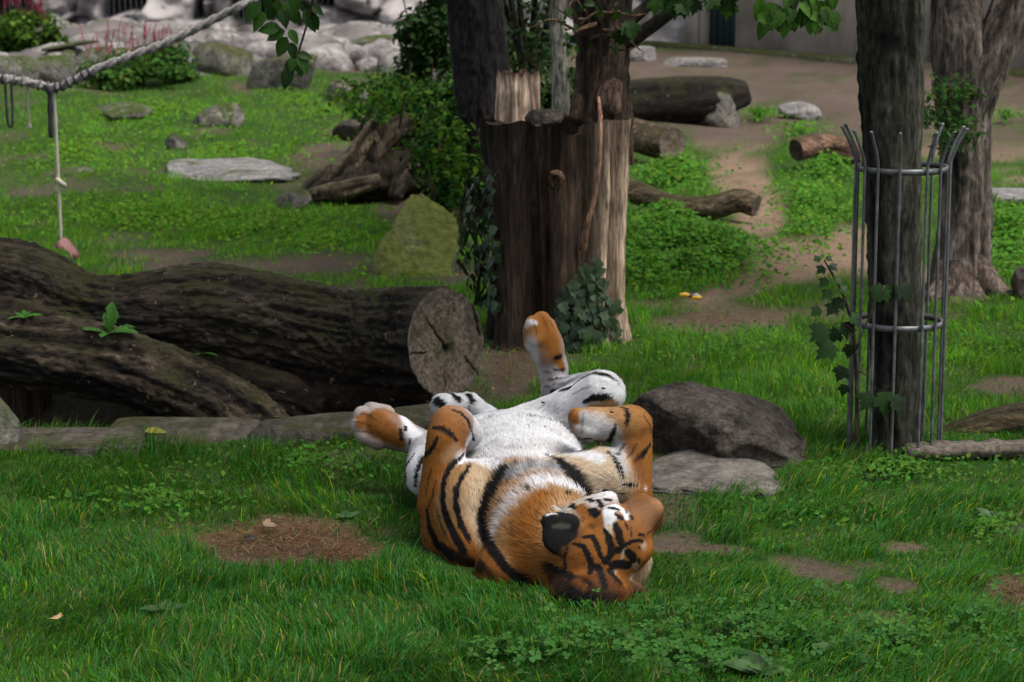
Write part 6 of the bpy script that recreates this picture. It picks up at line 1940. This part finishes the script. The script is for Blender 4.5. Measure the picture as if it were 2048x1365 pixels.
def lawn(name, n, y0, y1, l0, l1, w, segs, seed, label, dry, lean0=.5, lean1=2.1, tuft=.5, dens_bare=.10, x0=-260, x1=2310):
    rg = np.random.default_rng(seed)
    p, px, py = ground_samples(n, rg, y0, y1, x0, x1)
    bz = bare(p[:, 0], p[:, 1])
    tf = fbm(p * [1, 1, 0], 5.5, 3, 43)                       # tussocks
    keep = (rg.random(n) > np.clip(bz * 1.35, 0, 1 - dens_bare)) & ((rg.random(n) < 2.4 * tf - .22) | (tuft < .3)) & free_of_things(p)
    p = p[keep]; tf = tf[keep]; bz = bz[keep]; n = len(p); px = px[keep]
    L = rg.uniform(l0, l1, n) * (np.clip(3.2 * (tf - .28), .3, 1.5) if tuft > .3 else 1.0) * np.where(rg.random(n) < .04, 1.5, 1) * (1 - .55 * np.clip(bz, 0, 1))
    if 'PR' in globals():
        ii = np.nonzero((p[:, 1] > 5.9) & (p[:, 1] < 8.5) & (np.abs(p[:, 0]) < 1.0))[0]
        dt = np.min([prim_d(pr, p[ii] + [0, 0, .04]) for pr in PR], 0)
        L[ii] *= np.clip(.42 + dt * 2.0, .42, 1)          # pressed flat round the tiger
    comb = 9.0 * (fbm(p * [1, 1, 0], 1.6, 2, 47) - .5) + rg.normal(0, 1.0, n)
    comb = np.where((p[:, 0] > .55) & (p[:, 1] < 8.2), rg.normal(.5, .55, n), comb)
    lean = np.clip(rg.uniform(lean0, lean1, n) + np.where((p[:, 0] > .55) & (p[:, 1] < 8.2), .5, 0), 0, 2.3)
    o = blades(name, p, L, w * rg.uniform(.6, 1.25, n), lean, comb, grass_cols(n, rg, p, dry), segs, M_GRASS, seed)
    tag(o, label, 'grass', kind='stuff')
    return o


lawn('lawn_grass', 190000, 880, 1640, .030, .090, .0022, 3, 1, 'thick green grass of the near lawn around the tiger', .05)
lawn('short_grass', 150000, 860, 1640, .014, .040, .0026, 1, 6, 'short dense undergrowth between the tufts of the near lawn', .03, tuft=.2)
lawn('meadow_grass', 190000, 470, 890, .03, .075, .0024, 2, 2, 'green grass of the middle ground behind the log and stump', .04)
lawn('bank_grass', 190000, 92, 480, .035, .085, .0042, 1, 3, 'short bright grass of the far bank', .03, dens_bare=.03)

lawn('outer_grass', 60000, 92, 1000, .04, .09, .0050, 1, 4, 'grass of the lawn beyond the left picture edge', .04, x0=-1150, x1=-255)
lawn('outer_grass', 60000, 92, 1000, .04, .09, .0050, 1, 5, 'grass of the lawn beyond the right picture edge', .04, x0=2305, x1=3150)


def cover(name, spots, n, size, base, seed, label, hgt):
    """low broad-leaved herbs: spots are (px, py, rx, ry) on the ground, seen from the photographer's place"""
    rg = np.random.default_rng(seed)
    A = np.array([s[2] * s[3] for s in spots], float); k = rg.choice(len(spots), n, p=A / A.sum())
    S = np.array(spots, float)[k]
    a = rg.uniform(0, 2 * math.pi, n); r = np.abs(rg.normal(0, .55, n))
    px = S[:, 0] + S[:, 2] * r * np.cos(a); py = S[:, 1] + S[:, 3] * r * np.sin(a)
    d = _F[None] + _R[None] * ((px - 1024) / FPX)[:, None] - _U[None] * ((py - 682.5) / FPX)[:, None]
    t = CAM_H / -d[:, 2]
    for _ in range(8):
        p = _C + d * t[:, None]; t = (CAM_H - ground_h(p[:, 0], p[:, 1])) / -d[:, 2]
    p = _C + d * t[:, None]; gz = ground_h(p[:, 0], p[:, 1])
    lump = fbm(p * [1, 1, 0], 4.0, 3, seed)
    p[:, 2] = gz + hgt * (.15 + 1.3 * np.clip(lump - .2, 0, 1)) * np.clip(1.1 - .6 * r ** 2, .2, 1) * rg.random(n) ** .5 + .01
    ok = free_of_things(p) & (rg.random(n) < 2.2 * lump - .35); p = p[ok]; n = len(p)
    nn = rg.normal(0, .38, (n, 3)) + [0, -.35, 1]; nn /= np.linalg.norm(nn, axis=1)[:, None]
    o = leaf_cloud(name, p, nn, size, green(n, rg, base, .45), M_FOL, None, .7, seed)
    return tag(o, label, 'ground cover', kind='stuff')


cover('path_herbs', [(1350, 365, 95, 45), (1400, 520, 150, 55), (1330, 470, 80, 50), (1620, 430, 85, 70), (1650, 350, 70, 25), (1300, 560, 60, 30), (1520, 240, 60, 16), (2010, 480, 80, 90), (1990, 415, 70, 20), (1600, 270, 70, 16), (2010, 245, 50, 10)], 24000, .036, (.070, .190, .016), 71, 'leafy green herbs beside the dirt path and behind the cage', .17)
cover('bank_weeds', [(300, 430, 330, 50), (520, 450, 300, 40), (150, 300, 200, 60), (450, 300, 200, 60), (300, 220, 300, 40), (640, 480, 110, 40), (600, 200, 120, 50), (700, 250, 100, 60), (800, 540, 120, 20), (900, 420, 60, 30)], 14000, .036, (.085, .200, .014), 72, 'scattered small weeds among the grass of the bank', .05)
cover('lawn_weeds', [(1800, 950, 260, 60), (600, 930, 200, 50), (300, 1000, 250, 60), (1600, 1030, 250, 40), (1450, 700, 250, 60), (1950, 700, 150, 60), (1990, 1060, 90, 60)], 4500, .024, (.050, .140, .014), 73, 'small broad-leaved weeds in the near lawn', .05)


def litter(spots, n, seed, label):
    rg = np.random.default_rng(seed)
    A = np.array([s[2] * s[3] for s in spots], float); k = rg.choice(len(spots), n, p=A / A.sum()); S = np.array(spots, float)[k]
    c = np.array([G(S[i, 0] + S[i, 2] * rg.normal(0, .5), S[i, 1] + S[i, 3] * rg.normal(0, .5)) for i in range(n)])
    ok = free_of_things(c) & (bare(c[:, 0], c[:, 1]) > .25); c = c[ok]; n = len(c)
    L = rg.uniform(.012, .055, n); a = rg.uniform(0, 6.28, n); w = rg.uniform(.0006, .0014, n)
    d = np.stack([np.cos(a), np.sin(a), rg.normal(0, .12, n)], 1); s_ = np.stack([-np.sin(a), np.cos(a), 0 * a], 1)
    c[:, 2] += .004 + np.abs(rg.normal(0, .004, n))
    V = np.stack([c - d * L[:, None] * .5 - s_ * w[:, None], c - d * L[:, None] * .5 + s_ * w[:, None], c + d * L[:, None] * .5 + s_ * w[:, None] * .5 + [0, 0, .004], c + d * L[:, None] * .5 - s_ * w[:, None] * .5 + [0, 0, .004]], 1).reshape(-1, 3)
    b = np.arange(n)[:, None] * 4
    pal = np.array([[.13, .055, .025], [.20, .13, .07], [.05, .03, .02], [.28, .20, .11]])[rg.choice(4, n, p=[.4, .25, .25, .10])] * rg.uniform(.6, 1.3, (n, 1))
    o = mesh_np('dry_litter', V, [b + [0, 1, 2, 3]], M_GRASS, col=np.repeat(pal, 4, 0))
    return tag(o, label, 'litter', kind='stuff')


litter([(560, 1085, 160, 50), (690, 1105, 80, 24), (1020, 740, 60, 50), (1450, 640, 150, 24), (2020, 1185, 60, 30)], 5200, 9, 'dry needles and straw on the bare earth patches')


def clover(spots, n, size, seed, label):
    rg = np.random.default_rng(seed)
    A = np.array([s[2] * s[3] for s in spots], float); k = rg.choice(len(spots), n, p=A / A.sum()); S = np.array(spots, float)[k]
    a = rg.uniform(0, 2 * math.pi, n); r = np.abs(rg.normal(0, .6, n))
    c = np.array([G(S[i, 0] + S[i, 2] * r[i] * math.cos(a[i]), S[i, 1] + S[i, 3] * r[i] * math.sin(a[i])) for i in range(n)])
    c[:, 2] += rg.uniform(.02, .075, n)
    ok = free_of_things(c); c = c[ok]; n = len(c)
    s = size * rg.uniform(.6, 1.3, n); rot = rg.uniform(0, 6.28, n)
    nn = rg.normal(0, .25, (n, 3)) + [0, -.3, 1]; nn /= np.linalg.norm(nn, axis=1)[:, None]
    e1 = np.cross(nn, [1, 0, 0]); e1 /= np.linalg.norm(e1, axis=1)[:, None]; e2 = np.cross(nn, e1)
    V = []; F = []; m = 7
    for j in range(3):
        th = rot + j * 2.094
        d = np.cos(th)[:, None] * e1 + np.sin(th)[:, None] * e2; w = np.cross(nn, d)
        for (u, v, h) in ((0.02, 0, 0), (.45, .38, .10), (.85, .42, .14), (1.0, .16, .06), (.92, 0, 0), (1.0, -.16, .06), (.85, -.42, .14), (.45, -.38, .10)):
            V.append(c + d * (s * u)[:, None] + w * (s * v)[:, None] + nn * (s * h)[:, None])
    V = np.stack(V, 1)
    b = np.arange(n)[:, None] * 24
    q = np.concatenate([b + 8 * j + np.array(f) for j in range(3) for f in ([0, 4, 3, 2], [0, 2, 1, 0], [0, 6, 5, 4], [0, 7, 6, 0])], 0)
    q4 = np.concatenate([b + 8 * j + np.array(f) for j in range(3) for f in ([0, 4, 3, 2], [0, 6, 5, 4])], 0)
    t3 = np.concatenate([b + 8 * j + np.array(f) for j in range(3) for f in ([0, 2, 1], [0, 7, 6])], 0)
    o = mesh_np('clover', V.reshape(-1, 3), [q4, t3], M_FOL, smooth=False, col=np.repeat(green(n, rg, (.040, .120, .020), .35, .15), 24, 0))
    return tag(o, label, 'clover', kind='stuff')


clover([(1500, 1280, 330, 60), (1350, 1340, 250, 40), (1800, 1310, 260, 60), (1200, 1310, 150, 50), (1000, 1320, 160, 40), (1950, 1260, 120, 40)], 900, .017, 5, 'carpet of clover leaves along the bottom right of the lawn')
